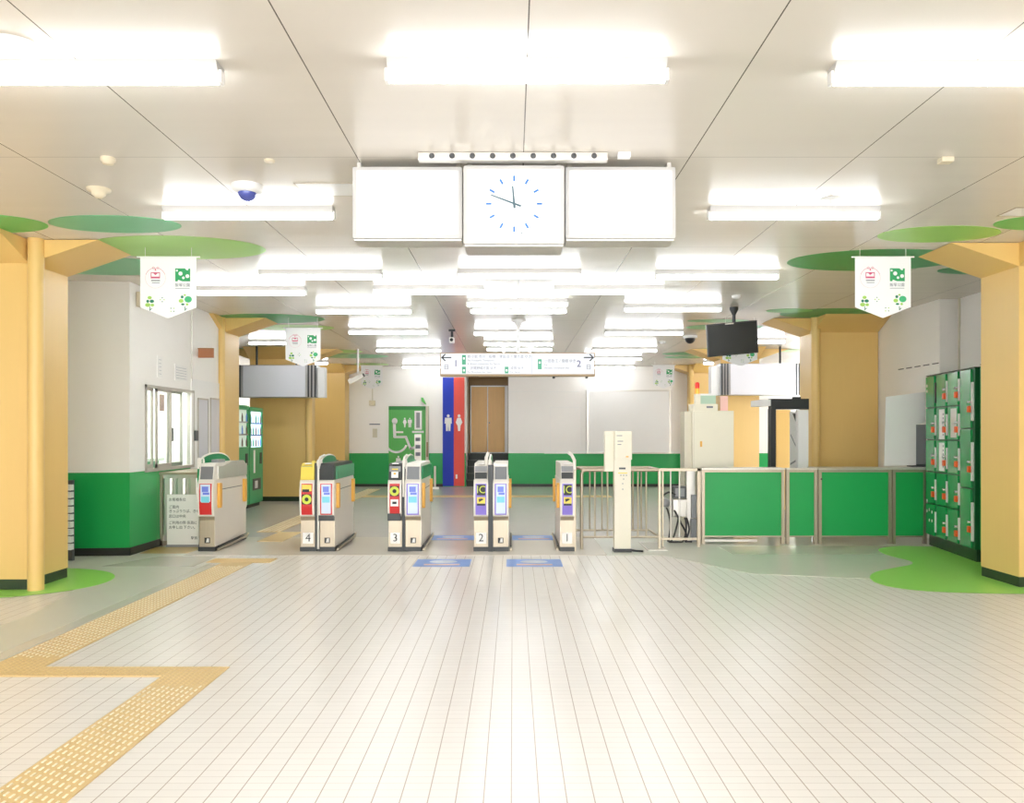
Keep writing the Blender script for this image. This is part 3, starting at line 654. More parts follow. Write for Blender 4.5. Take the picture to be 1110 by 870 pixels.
# gates 4, 3 and 2: two halves with a dark partition between
t,loc = gate('fare gate numbered 4, with yellow reader top and red fronts', 344, UG)
half(t,-.19,-.035,'ticket','4','yellow'); half(t,.015,.18,'screen','r','black')
MB().box(-.035,.0,.03,1.06,.0,.97).build('partition','gate black',t); MB().tube([(.005,.02,.03),(.005,.02,.97),(.005,.1,1.03),(.005,.3,1.05)],.012).build('partition_trim','gate beige',t)
arch(t,.0); flaps(t,.18,1); MB().box(-.055,-.036,.0,.05,.8,1.0).build('yellow_edge','label yellow',t)
MB().box(.015,.18,-.01,.1,.34,.4).build('lower_band','gate black',t); finish(t,loc)
t,loc = gate('fare gate numbered 3, with red left front and purple right screen', 438, UG)
half(t,-.175,-.03,'ticket','3','black'); half(t,.01,.18,'screen','s2','grey')
MB().box(-.028,.006,.03,1.06,.0,.97).build('partition','gate black',t); MB().tube([(-.01,.02,.6),(-.01,.02,.97),(-.01,.1,1.03),(-.01,.3,1.05)],.012).build('partition_trim','gate beige',t)
arch(t,-.005); flaps(t,.18,1,'gate green'); MB().box(-.18,-.035,-.012,.1,.34,.42,0,.006).build('lower_band','gate black',t); finish(t,loc)
t,loc = gate('fare gate numbered 2, with IC label and straight front view', 532.5, UG)
half(t,-.19,-.035,'ic','2'); half(t,.02,.185,'screen','s2','grey')
MB().box(-.034,.019,.0,1.06,.0,.95).build('partition','gate black',t); arch(t,-.02,.03); flaps(t,.185,1,'gate green',head=False)
MB().tube([(-.055,.02,.95),(-.055,.04,1.03),(-.04,.12,1.07)],.02).build('sensor_stem','gate beige',t); finish(t,loc)
t,loc = gate('fare gate numbered 1, single unit beside the steel railing', 616, UG)
half(t,-.085,.065,'ic','1'); MB().box(.066,.085,.03,1.06,0,.93).build('side_trim','stainless',t)
MB().tube([(.07,.04,.9),(.07,.04,1.0),(.04,.06,1.06),(.01,.08,1.08)],.018).build('sensor_arm','gate beige',t)
flaps(t,-.085,-1,head=False); finish(t,loc)
t,loc = gate('leftmost fare gate, seen from its side next to the office counter', 223.5, UG)
half(t,-.09,.08,'screen','s','grey'); arch(t,-.095,.02,.02,1.0,.9,.16); flaps(t,.08,1,'steel light')
MB().prism([(.14,.79),(.2,.9),(.3,.93),(.55,.97),(.95,.97),(1.06,.9),(1.06,.79)],'x',.03,.085).build('side_hood','steel light',t)
MB().box(-.05,.03,.28,.5,.955,1.0,0,.01).build('ticket_tray','grey plastic',t); finish(t,loc)

# ------------------------------------------------------------------ railing enclosure, fence and counter
t = thing('steel_railing','tubular steel railing enclosure between gate 1 and the ticket post','railing',(0,15.9*U,0))
Ya, Yb_ = 15.85*U, 16.95*U
xl, xr = xat(630.5,Ya), xat(715,Ya); zt_ = .885
def rr(p): return p
b = MB().tube([(xl,Ya,0),(xl,Ya,zt_-.04),(xl+.012,Ya,zt_-.012),(xl+.045,Ya,zt_),(xr,Ya,zt_)],.018)
b.tube([(xl-.03,Yb_,0),(xl-.03,Yb_,zt_-.04),(xl-.018,Yb_,zt_-.012),(xl+.015,Yb_,zt_),(xat(704,Yb_),Yb_,zt_)],.018)
b.tube([(xl+.03,Ya,zt_),(xl,Yb_,zt_)],.016).tube([(xr,Ya,zt_),(xat(704,Yb_),Yb_,zt_)],.018)
b.box(xr-.016,xr+.01,Ya-.016,Ya+.016,0,zt_+.01).build('frame','stainless',t)
MB().tube([(xl,Ya,.14),(xr,Ya,.14)],.012).tube([(xl-.03,Yb_,.14),(xat(704,Yb_),Yb_,.14)],.012).tube([(xr,Ya,.14),(xat(704,Yb_),Yb_,.14)],.012).build('lower_rail','stainless',t)
for px,yy in ((644.8,Ya),(658.5,Ya),(691.5,Ya),(700.5,Ya),(639.3,Yb_),(652.5,Yb_),(686,Yb_),(695,Yb_)):
    MB().tube([(xat(px,yy),yy,.14),(xat(px,yy),yy,zt_)],.0105,n=10).build('bar','stainless',t)
# cream ticket post
Yp = 15.45*U
t = thing('ticket_reader_post','tall cream post with a wall box on top, before the railing','machine',(xat(675,Yp),Yp,0))
X0,X1 = xat(666,Yp),xat(684,Yp)
MB().box(X0,X1,Yp,Yp+.12,.04,zat(497,Yp),0,.005).build('body','cream paint',t)
MB().box(X0-.005,X1+.005,Yp-.01,Yp+.13,0,.04).build('base_plinth','gate black',t)
MB().box(xat(656,Yp),xat(667.5,Yp),Yp+.03,Yp+.12,.88,zat(467,Yp),0,.004).build('back_panel','cream paint',t)
MB().box(X0,xat(684.7,Yp),Yp-.03,Yp+.1,zat(498,Yp),zat(467.2,Yp),0,.006).build('head_box','cream paint',t)
f=Yp-.0305; b=MB()
for z_,a_,c_ in ((478,669,675),(481.5,669,673),(472,668,674)): b.box(xat(a_,Yp),xat(c_,Yp),f-.001,f,zat(z_+.4,Yp),zat(z_-.4,Yp))
b.build('lettering','ink soft',t); MB().box(xat(678,Yp),xat(681,Yp),f-.001,f,zat(495.5,Yp),zat(494,Yp)).build('small_label','flap orange',t)
f=Yp-.0005; MB().box(xat(671,Yp),xat(678,Yp),f-.004,f,zat(508.5,Yp),zat(506.5,Yp)).build('card_slot','dark grey',t)
MB().box(xat(670,Yp),xat(680,Yp),f-.003,f,zat(513,Yp),zat(512,Yp)).build('slot_mark','label yellow',t)
b=MB()
for px,py in ((673,515),(676,515),(679,515),(676,519),(675,524),(675,530)): b.disc(xat(px,Yp),zat(py,Yp),.007,.007,f,.002,0,10)
b.build('indicator','grey plastic',t)
tag(MB().tube([(xat(684,Yp),Yp+.05,.02),(xat(690,Yp),Yp+.04,.012),(xat(697,Yp),Yp+.0,.012)],.012).build('floor_cable','cable'),'short black cable end beside the foot of the cream post','cable')
# open fence bay
Yf = 16.2*U
t = thing('steel_fence','open steel fence bay in front of the grey machinery and cables','fence',(xat(735,Yf),Yf,0))
zt2 = zat(507.5,Yf)
MB().box(xat(716,Yf),xat(759,Yf),Yf-.02,Yf+.02,zt2-.03,zt2).box(xat(755.5,Yf),xat(759,Yf),Yf-.02,Yf+.02,0,zt2).box(xat(717.5,Yf),xat(719,Yf),Yf-.015,Yf+.015,.0,zt2).box(xat(716,Yf),xat(759,Yf),Yf-.012,Yf+.012,.08,.105).build('frame','stainless',t)
for px in (727,736.5): MB().tube([(xat(px,Yf),Yf,.09),(xat(px,Yf),Yf,zt2-.02)],.009,n=10).build('bar','steel light',t)
# floor hatch under it
a=fl(690,588); 
t = thing('floor_hatch','steel framed floor hatch at the foot of the railing','hatch',(0,a[1],0))
b=MB(); P=[fl(692,588),fl(716,588),fl(724,597),fl(702,597)]
b.prism(P,'z',E,E+.006).build('frame','steel light',t)
cc=Vector((sum(p[0] for p in P)/4,sum(p[1] for p in P)/4)); MB().prism([tuple(cc+(Vector(p)-cc)*.85) for p in P],'z',E+.006,E+.008).build('lid','pale vinyl',t)
# machinery behind fence
Ym = 17.0*U
t = thing('grey_control_unit','grey motor unit with metal boxes behind the steel fence','machine',(xat(738,Ym),Ym,0))
MB().box(xat(730,Ym),xat(744,Ym),Ym,Ym+.12,zat(540,Ym),zat(527,Ym),0,.006).build('upper_box','dark grey',t)
MB().box(xat(732,Ym),xat(742,Ym),Ym-.006,Ym,zat(538,Ym),zat(529,Ym)).build('upper_box_lid','grey plastic',t)
MB().box(xat(729.5,Ym),xat(744.5,Ym),Ym-.02,Ym+.12,zat(560,Ym),zat(541,Ym),0,.01).build('lower_box','steel light',t)
MB().lathe([(0,-.02),(.04,-.02),(.055,.02),(.055,.12),(0,.12)],(xat(722,Ym),Ym,zat(545,Ym)),axis='y').build('motor','grey plastic',t)
MB().box(xat(745,Ym),xat(754,Ym),Ym+.03,Ym+.12,0,zat(510,Ym)).build('mounting_post','steel light',t)
MB().box(xat(749.5,Ym),xat(755,Ym),Ym-.03,Ym+.03,zat(561,Ym),zat(536,Ym),0,.005).box(xat(749,Ym),xat(755.5,Ym),Ym-.03,Ym+.03,.0,zat(562,Ym)).build('side_box','grey plastic',t)
cabs = [[(718,538),(724,533),(731,536)],[(721,551),(725,562),(725,575),(722,588)],[(729,553),(736,565),(742,578),(740,590)],[(733,560),(728,580),(722,588)],[(741,560),(744,572),(740,588),(747,590)],[(738,560),(740,575),(734,588),(722,590)]]
for k_,cb in enumerate(cabs):
    tag(MB().tube(blob([(xat(p[0],Ym),zat(p[1],Ym)) for p in cb],6)[:6*(len(cb)-1)] and [(x_,Ym-.04-.028*k_,max(.02,z_)) for x_,z_ in blob([(xat(p[0],Ym),zat(p[1],Ym)) for p in cb],6)[:6*(len(cb)-1)+1]],.011,n=8).build('black_cable','cable'),
        ['black cable arching over the grey motor','black cable hanging straight down under the motor','black cable slanting down right under the metal box','black cable slanting down left under the metal box','black cable dropping furthest right below the metal box','black cable trailing along the floor under the metal box'][k_],'cable','cables behind the steel fence')
# green counter
Yk = 16.6*U
def bay(t, a_, c_, mframe='stainless'):
    X0,X1 = xat(a_,Yk),xat(c_,Yk); zt_ = zat(507,Yk)
    MB().box(X0+.03,X1-.03,Yk,Yk+.03,.1,zt_-.045).build('green_panel','green wall',t)
    MB().box(X0,X0+.035,Yk-.015,Yk+.03,0,zt_-.02).box(X1-.035,X1,Yk-.015,Yk+.03,0,zt_-.02).box(X0+.035,X1-.035,Yk-.012,Yk+.03,.085,.1).box(X0+.035,X1-.035,Yk-.012,Yk+.03,zt_-.05,zt_-.02).build('frame',mframe,t)
    return X0,X1,zt_
t = thing('green_counter','green panelled counter bay between the steel fence and the swing door','counter',(xat(805,Yk),Yk,0))
X0,X1,z_=bay(t,760.5,850); MB().box(X0,X1,Yk-.03,Yk+.25,z_-.02,z_,0,.004).build('counter_top','steel light',t)
MB().box(X0+.03,X1-.3,Yk+.05,Yk+.09,.02,.05).build('foot_rail','steel light',t)
t = thing('counter_swing_door','narrow green swing door in the counter, left of the wide panel','gate',(xat(868,Yk),Yk,0))
X0,X1,z_=bay(t,852,885.5); MB().box(X0,X1,Yk-.03,Yk+.05,z_-.02,z_,0,.004).build('top_rail','steel light',t); MB().tube([(xat(880,Yk),Yk-.005,.02),(xat(880,Yk),Yk-.005,.1)],.01).build('floor_bolt','chrome',t)
t = thing('green_counter','wide green panelled counter running right to the lockers','counter',(xat(940,Yk),Yk,0))
X0,_,z_=bay(t,887,966); bay(t,967,1004); MB().box(X0,xat(1004,Yk),Yk-.03,Yk+.35,z_-.02,z_,0,.004).build('counter_top','steel light',t)
MB().lathe([(0,-.006),(.012,-.006),(.012,0)],(xat(890,Yk),Yk-.012,zat(519,Yk)),axis='y',n=12).build('keyhole','dark grey',t)
# cream cabinet with signal lamp
Yq = 17.3*U
t = thing('cream_cabinet','tall cream control cabinet behind the counter','cabinet',(xat(773,Yq),Yq,0))
X0,X1 = xat(751,Yq),xat(795.5,Yq)
MB().box(X0,X1,Yq,Yq+.35,0,zat(445,Yq),0,.008).build('body','cream paint',t)
MB().box(xat(752,Yq),xat(778.5,Yq),Yq+.01,Yq+.3,zat(445,Yq),zat(437.5,Yq),0,.006).build('raised_top','cream paint',t)
MB().box(xat(743.5,Yq),X0,Yq+.08,Yq+.33,0,zat(445.5,Yq)).build('side_duct','cream dark',t)  # shade on this set-back box is put into its darker cream
MB().box(xat(758.8,Yq),xat(761,Yq),Yq-.008,Yq,zat(484,Yq),zat(478,Yq),0,.002).build('door_latch','flap orange',t)
MB().box(xat(766,Yq),xat(773,Yq),Yq+.008,Yq+.012,zat(442,Yq),zat(440,Yq)).build('name_plate','ink soft',t)
MB().box(X0+.012,X0+.016,Yq-.003,Yq,.1,zat(446,Yq)).build('door_seam','cream dark',t)
t = thing('signal_lamp','red and orange signal lamp standing on the cream cabinet','lamp',(xat(757.5,Yq),Yq+.08,zat(437.5,Yq)))
x_=xat(757.5,Yq); zz=zat(437.5,Yq); q=Yq/F
MB().box(x_-.033,x_+.033,Yq+.05,Yq+.11,zz,zz+11*q).build('stem','cream paint',t)
MB().lathe([(.026,0),(.026,6*q)],(x_,Yq+.08,zz+11*q)).build('orange_lens','lamp orange',t); MB().lathe([(.026,0),(.028,5*q),(.02,6.5*q),(0,7*q)],(x_,Yq+.08,zz+17*q)).build('red_lens','lamp red',t)
t = thing('pale_green_box','translucent pale green box on top of the cream cabinet','box',(xat(770,Yq),Yq+.1,zz))
MB().box(xat(760.5,Yq),xat(779,Yq),Yq+.13,Yq+.25,zz,zat(427,Yq),0,.006).build('box','pale green box',t); MB().box(xat(760,Yq),xat(779.5,Yq),Yq+.125,Yq+.255,zat(428,Yq),zat(426,Yq)).build('lid','fixture white',t)
tag(MB().box(xat(783.5,Yq),xat(792,Yq),Yq+.12,Yq+.128,zat(445,Yq),zat(428.5,Yq)).build('pink_notice','pink paper'),'pink paper notice standing on the cream cabinet','notice')
# walk-through frame
Yw = 18.4*U
t = thing('walk_through_frame','black topped walk-through frame with white side, behind the counter','gate',(xat(855,Yw),Yw,0))
MB().box(xat(836,Yw),xat(877,Yw),Yw,Yw+.12,zat(443.5,Yw),zat(432,Yw),0,.004).box(xat(835.5,Yw),xat(841,Yw),Yw,Yw+.12,0,zat(443,Yw)).build('black_frame','black plastic',t)
MB().box(xat(866,Yw),xat(877,Yw),Yw+.02,Yw+.12,0,zat(444,Yw)).build('white_side','white panel',t)
MB().box(xat(825,Yw),xat(836,Yw),Yw+.02,Yw+.45,zat(433,Yw)-.08,zat(433,Yw)).build('white_hood','white panel',t)
MB().box(xat(859,Yw),xat(868,Yw),Yw-.005,Yw+.02,zat(432,Yw),zat(430,Yw)).build('top_clip','black plastic',t)
Yv=19.4*U
t = thing('handrail_poster','white poster showing a dark sloping handrail, inside the walk-through frame','poster',(xat(861,Yv),Yv,1))
MB().box(xat(856.5,Yv),xat(867,Yv),Yv,Yv+.02,.6,zat(446,Yv)).build('sheet','white panel',t)
MB().prism([(xat(859,Yv),zat(448,Yv)),(xat(866,Yv),zat(448,Yv)),(xat(866,Yv),zat(466,Yv))],'y',Yv,Yv-.002).build('dark_triangle','dark grey',t)
MB().prism([(xat(857,Yv),zat(470,Yv)),(xat(866,Yv),zat(490,Yv)),(xat(866,Yv),zat(492,Yv)),(xat(857,Yv),zat(472,Yv))],'y',Yv,Yv-.002).prism([(xat(856.5,Yv),zat(502,Yv)),(xat(866,Yv),zat(496,Yv)),(xat(866,Yv),zat(498,Yv)),(xat(856.5,Yv),zat(504,Yv))],'y',Yv,Yv-.002).build('handrail_lines','grey plastic',t)
tag(MB().box(xat(842,24*U),xat(857,24*U),24*U,24*U+.05,0,zat(444,24*U)).build('tan_door_panel','column yellow'),'tan panel seen through the black walk-through frame','panel')
# white slanted panel and terminal on the counter
Yx = 17.0*U
tag(MB().prism([(xat(958.5,Yx),zat(505,Yx)),(xat(993,Yx),zat(504,Yx)),(xat(993,Yx),zat(460,Yx)),(xat(1003,Yx),zat(458,Yx)),(xat(1003,Yx),zat(424.5,Yx)),(xat(960.5,Yx),zat(430,Yx))],'y',Yx,Yx+.012).build('white_screen_panel','white panel'),'white slanted sheet standing on the counter beside the lockers','panel')
t = thing('counter_terminal','brown grey terminal on the counter half hidden by the lockers','machine',(xat(999,Yx),Yx+.05,.89))
MB().box(xat(992,Yx),xat(1006,Yx),Yx+.04,Yx+.12,zat(503,Yx),zat(460,Yx),0,.006).build('casing','grey plastic',t); MB().box(xat(990,Yx),xat(1006,Yx),Yx+.03,Yx+.16,.892,zat(503,Yx)).build('base','dark grey',t)
# pipes at right wall corner
for i,px in enumerate((1039.5,1043,1048.5)):
    X=xat(px,16.9*U); Y=16.9*U
    o=MB().tube([(X,Y,1.9),(X,Y,2.45),(X-.02,Y,2.6),(X-.02,Y,CEIL-.001)] if i else [(X,Y,1.9),(X,Y,CEIL-.001)],.011,n=10).build('conduit_pipe','cream dark')
    tag(o,['leftmost of the three thin pipes rising above the lockers','middle of the three thin pipes rising above the lockers','rightmost of the three thin pipes rising above the lockers'][i],'pipe','pipes above the lockers')

# ------------------------------------------------------------------ lockers (local frame: front along +x, facing -y)
def lockers(label, pa, pb, cols, H=1.95, D=.45, plinth=.13, notes=()):
    pa, pb = Vector(pa), Vector(pb); W = (pb-pa).length; ang = math.atan2(pb.y-pa.y, pb.x-pa.x)
    t = thing('coin_locker', label, 'locker', (0,0,0))
    MB().box(0,W,.012,D,plinth,H).build('cabinet','locker seam',t)
    MB().box(.01,W-.01,.03,D-.02,0,plinth).build('plinth','locker dark',t)
    MB().box(-.005,W+.005,.0,D,H,H+.012).build('top_plate','locker dark',t)
    cw = W/len(cols)
    for ci,nr in enumerate(cols):
        x0,x1 = ci*cw+.01,(ci+1)*cw-.01; rh=(H-plinth)/nr
        for r in range(nr):
            z1 = H-r*rh-.008; z0 = H-(r+1)*rh+.008
            if cw<.2: continue
            d = MB().box(x0,x1-.05,-.008,.012,z0,z1,0,.003).build('door','locker green',t)
            zc = z0+(z1-z0)*.34
            MB().box(x1-.045,x1-.018,-.006,.012,z0+(z1-z0)*.12,z0+(z1-z0)*.78).build('lock_plate','label white' if not(ci==0 and r==0) else 'gate black',d)
            if not (ci==0 and r in (0,4)):
                MB().lathe([(0,-.03),(.014,-.03),(.014,0)],(x1-.05,-.008,zc+.06),axis='y',n=12).build('lock','chrome',d)
                MB().box(x1-.075,x1-.03,-.035,-.01,zc-.045,zc+.02,0,.008).build('key_tag','key orange',d,'orange key tag')
    for ci,z0,z1,m in notes:
        MB().box(ci*cw+.09,ci*cw+.24,-.011,-.008,z0,z1).build('notice','label white' if m else 'steel light',t)
        b=MB()
        if z1-z0>.25 and m:
            for k_ in range(6): b.box(ci*cw+.2,ci*cw+.225,-.0125,-.011,z0+.04+k_*.045,z0+.06+k_*.045)
            b.build('notice_print','ink soft',t)
    if notes:
        b=MB()
        for xx,zz_ in ((.05,.52),(.05,.4),(.12,.42),(.2,.4),(.12,.3),(.2,.3),(.05,1.84),(.05,1.78)): b.disc(xx,zz_,.014,.018,-.0081,.001,0,8)
        b.build('round_stickers','label white',t)
    t.location = (pa.x,pa.y,0); t.rotation_euler = (0,0,ang)
    return t
pa,pb = (4.80,16.5*U),(4.62,14.24*U)
lockers('bank of green coin lockers with orange key tags, between counter and column', pa,pb,[5,5,5,3],notes=((1,1.23,1.56,1),(1,.88,1.19,1),(2,1.25,1.56,0)))
lockers('second green locker unit, a sliver beside the right yellow column', (4.64,14.1*U),(4.60,13.45*U),[3],H=1.97)

# ------------------------------------------------------------------ office counter, notice, sensor gate
t = thing('office_counter','steel ticket counter under the office window','counter',(-3.85,16.4*U,0))
Y0c = 16.33*U; Xc0,Xc1 = OX+.002, xat(215.5,Y0c)
MB().box(Xc0,Xc1,Y0c+.02,Y0c+.95,.06,.82).build('body','steel light',t)
MB().box(Xc0-.01,Xc1+.015,Y0c-.02,Y0c+.97,.82,.85,0,.005).build('counter_top','stainless',t)
MB().box(Xc0,Xc0+.03,Y0c,Y0c+.02,0,.82).box(Xc1-.03,Xc1,Y0c,Y0c+.02,0,.82).box(Xc0,Xc1,Y0c,Y0c+.02,0,.06).build('frame','stainless',t)
for k_ in range(3):
    x_ = Xc0+.09+k_*.15; MB().prism([(x_-.06,Y0c+.02),(x_-.05,Y0c),(x_-.03,Y0c-.008),(x_+.03,Y0c-.008),(x_+.05,Y0c),(x_+.06,Y0c+.02)],'z',.12,.78).build('rounded_panel','steel light',t)
Yn = 16.15*U
t = thing('notice_board','white notice board with Japanese text leaning on the office counter','notice',(xat(198,Yn),Yn,0))
X0,X1 = xat(181,Yn),xat(215.5,Yn)
MB().box(X0,X1,Yn,Yn+.012,.03,zat(535.8,Yn),0,.002).build('board','white paper',t)
MB().box(X0-.005,X1,Yn-.01,Yn+.03,0,.03).build('foot','grey plastic',t)
b=MB()
for py,tx in ((541.5,'お客様各位'),(549.5,'ご案内'),(554,'きっぷうりば、きせるい'),(559.5,'窓口は中央'),(566.5,'ご利用の際 係員に'),(571.5,'お申し出 下さい。')):
    b.text(tx,xat(183,Yn),zat(py,Yn),.041,Yn-.0005,sx=.95)
b.text('駅長',xat(207,Yn),zat(583,Yn),.038,Yn-.0005)
b.build('lettering','ink',t)
tag(MB().box(OX,OX+.07,15.3*U,15.6*U,2.66,2.82,0,.01).build('wall_speaker','beige device'),'small beige speaker high on the office wall behind the big banner','speaker')
Yw=18.3*U; t=thing('hanging_name_sign','small brown wooden sign projecting from the office wall','sign',(OX,Yw,2.36))
MB().box(OX+.005,OX+.2,Yw,Yw+.03,zat(387.5,Yw),zat(377.5,Yw),0,.003).build('board','wood brown',t); MB().box(OX,OX+.2,Yw-.003,Yw+.033,zat(377.8,Yw),zat(377,Yw)).build('edge','dark brown',t)
def wpaper(p0,p1,y0,y1,label):
    Y0,Y1=yl(p0),yl(p1); Ym_=(Y0+Y1)/2
    t=thing('wall_notice',label,'notice',(OX,Ym_,zat(y0,Ym_)))
    MB().box(OX,OX+.006,Y0,Y1,zat(y1,Ym_),zat(y0,Ym_)).build('sheet','white paper',t)
    b=MB()
    for k_ in range(5):
        z_=zat(y0,Ym_)-(k_+1)*(zat(y0,Ym_)-zat(y1,Ym_))/6; b.box(OX+.006,OX+.0068,Y0+.04,Y1-.04,z_-.003,z_+.003)
    b.build('print','ink faint',t)
wpaper(170,176,386,409,'tall white paper notice above the office window'); wpaper(189,203,396,413,'square white paper notice above the office window, beside the pipe')
tag(MB().box(OX-.045,OX-.042,yl(177),yl(182),zat(446,16.9*U),zat(428,16.9*U)).build('pink_notice','pink paper'),'pink paper stuck inside the office window','notice')
# inside the office
t = thing('office_desk','white and green desk inside the ticket office','desk',(-5,9.5,0))
MB().box(-5.2,-4.5,9.0,10.2,0,.95).build('body','gate pale green',t); MB().box(-5.25,-4.45,8.95,10.25,.95,.98).build('desk_top','white panel',t)
t = thing('office_monitor','teal lit monitor behind the office window','monitor',(-4.7,9.4,.98))
MB().box(-4.8,-4.72,9.3,9.6,1.0,1.2).build('casing','grey plastic',t); MB().box(-4.72,-4.715,9.32,9.58,1.02,1.18).build('screen','screen cyan',t); MB().box(-4.8,-4.7,9.4,9.5,.98,1.0).build('stand','grey plastic',t)
# louvre behind first column
Yl = 14.3*U; t = thing('slatted_rack','white slatted rack peeking out behind the nearest left column','rack',(-4.7,Yl,0))
b=MB()
for k_ in range(9): b.box(-4.9,xat(76.5,Yl),Yl,Yl+.06,.12+k_*.075,.12+k_*.075+.058)
b.build('slats','white panel',t); MB().box(-4.9,xat(76,Yl)-.01,Yl+.06,Yl+.1,0,.82).build('frame','dark grey',t)

# ------------------------------------------------------------------ vending machines (fronts facing +x)
def vending(label, u0, u1, H, glow):
    y0,y1 = u0*U,u1*U; X=-4.52; D=.5
    t = thing('vending_machine', label, 'vending machine', (X,(y0+y1)/2,0))
    MB().box(X-D,X-.03,y0+.005,y1-.005,.06,H,0,.01).build('cabinet','vending green',t)
    b=MB(); zw0,zw1=H*.6,H-.08
    b.box(X-.03,X,y0+.01,y0+.06,.08,H-.01).box(X-.03,X,y1-.06,y1-.01,.08,H-.01).box(X-.03,X,y0+.06,y1-.06,zw1,H-.01).box(X-.03,X,y0+.06,y1-.06,.08,zw0)
    b.build('front_door','vending green',t)
    MB().box(X-.03,X-.026,y0+.06,y1-.06,zw0,zw1).build('display_back','vending glow' if glow else 'vending inside',t)
    for k_ in range(1,3): MB().box(X-.026,X,y0+.06,y1-.06,zw0+k_*(zw1-zw0)/3-.012,zw0+k_*(zw1-zw0)/3+.012).build('shelf','silver' if not glow else 'bottle blue',t)
    n=5
    for k_ in range(3):
        for j in range(n):
            yy=y0+.1+(y1-y0-.2)*j/(n-1); zz=zw0+k_*(zw1-zw0)/3+.012
            MB().lathe([(.012,0),(.012,.09),(.006,.12),(.006,.14),(0,.14)],(X-.012,yy,zz),n=8).build('sample_bottle',random.choice(['bottle brown','bottle blue','bottle white','gate green']),t)
    MB().box(X,X+.008,y0+.15,y1-.15,.3,.5).build('delivery_flap','dark grey',t); MB().box(X+.008,X+.012,y0+.25,y0+.4,.33,.46).build('flap_sticker','bottle white',t)
    MB().box(X,X+.01,y1-.2,y1-.1,.75,.95).build('coin_panel','gate black',t); MB().box(X,X+.006,y0+.2,y0+.28,.6,1.0).build('price_strip','label white',t)
    MB().box(X-D+.03,X-.05,y0+.04,y1-.04,0,.06).build('feet','gate black',t)
    return t
vending('green drinks vending machine partly hidden by the second left column',22.5,24.35,1.77,False)
vending('green vending machine with a glowing blue display, before the wide column',24.4,25.7,1.75,True)

# ------------------------------------------------------------------ grey hanging boards
Yh = 26*U
def board(label, f0, f1, s0, s1, extra, y0=395.5, y1=430.5):
    t = thing('hanging_board',label,'board',(xat((f0+f1)/2,Yh),Yh,CEIL))
    Z0,Z1=zat(y1,Yh),zat(y0,Yh)
    MB().box(xat(s0,Yh),xat(s1,Yh),Yh+.01,Yh+.3,Z0,Z1,0,.004).build('housing','silver',t)
    MB().box(xat(f0,Yh),xat(f1,Yh),Yh,Yh+.01,Z0+.012,Z1-.012).build('grey_screen','board grey',t)
    e=.014; MB().box(xat(f0,Yh)-e,xat(f0,Yh),Yh-.006,Yh+.01,Z0,Z1).box(xat(f1,Yh),xat(f1,Yh)+e,Yh-.006,Yh+.01,Z0,Z1).box(xat(f0,Yh),xat(f1,Yh),Yh-.006,Yh+.01,Z1-.012,Z1).box(xat(f0,Yh),xat(f1,Yh),Yh-.006,Yh+.01,Z0,Z0+.012).build('frame','silver',t)
    for a_,c_ in extra['ribs']: MB().box(xat(a_,Yh),xat(c_,Yh),Yh-.01,Yh+.012,Z0,Z1).build('side_rib','board rib',t)
    a_,c_=extra['box']; MB().box(xat(a_,Yh),xat(c_,Yh),Yh+.05,Yh+.25,Z0,Z1-.04,0,.004).build('side_box','fixture white',t)
    b=MB()
    for px in (f0+12,f1-12): b.tube([(xat(px,Yh),Yh+.15,Z1),(xat(px,Yh),Yh+.15,CEIL-.001)],.02)
    b.build('hanger','black plastic',t); return t
board('grey hanging board at left above the vending machines',263.5,331,258,343,{'ribs':((333.5,335.2),(337,338.8),(340.8,342.8),(259.5,261)),'box':(343.5,351)})
board('grey hanging board at right behind the black monitor',792,860.5,781,868.5,{'ribs':((781.5,783.5),(785,786.5),(788,789.5),(863,864.2),(866,867.2)),'box':(771.5,781)},393.8,428)
# black monitor
Yt = 18*U; xm, zm = xat(794,Yt), zat(367,Yt)
t = thing('hanging_monitor','black flat monitor hanging tilted from a ceiling pole','monitor',(xat(797,Yt),Yt,CEIL))
MB().tube([(xat(797,Yt),Yt+.06,CEIL-.02),(xat(797,Yt),Yt+.06,zm)],.022).build('pole','black plastic',t); MB().lathe([(.02,-.1),(.055,-.03),(.055,0)],(xat(797,Yt),Yt+.06,CEIL-.001)).build('ceiling_mount','black plastic',t)
mx = Matrix.Translation((xm,Yt,zm))@Matrix.Rotation(R(-5.5),4,'Y')@Matrix.Rotation(R(3),4,'Z')@Matrix.Rotation(R(8),4,'X')
MB().box(-.325,.325,-.01,.04,-.205,.205,0,.006).xf(mx).build('casing','black plastic',t)
MB().box(-.31,.31,-.013,-.009,-.19,.19).xf(mx).build('screen','screen black',t); MB().box(-.09,.02,-.015,.0,.185,.2).xf(mx).build('top_strip','steel light',t)
MB().box(-.1,.1,.03,.08,-.08,.08).xf(mx).build('bracket','black plastic',t)

# ------------------------------------------------------------------ back wall: toilet door, panels, stairs, doors, board
def W(px): return xat(px,YB)
def Z(py): return zat(py,YB)
d = struct(MB().box(W(421),W(465),YB+.06,YB+.1,0,Z(440)).build('door_2','toilet green'))
MB().box(W(421),W(462),YB+.05,YB+.06,Z(444),Z(440)).build('door_head','toilet green dark',d)
MB().box(W(461.5),W(464.5),YB-.01,YB+.06,0,Z(440)).build('door_jamb','cream dark',d)
MB().box(W(449),W(457),YB+.045,YB+.06,Z(465.5),Z(445),0,.004).build('window_frame','white panel',d); MB().box(W(451),W(455),YB+.043,YB+.046,Z(463.5),Z(447)).build('window_pane','grey screen',d)
MB().box(W(446.5),W(459),YB+.04,YB+.06,Z(469),Z(466.8)).build('white_shelf','white panel',d)
MB().box(W(449),W(456.5),YB+.05,YB+.06,Z(503),Z(470.5)).build('notice_strip','steel light',d)
b=MB()
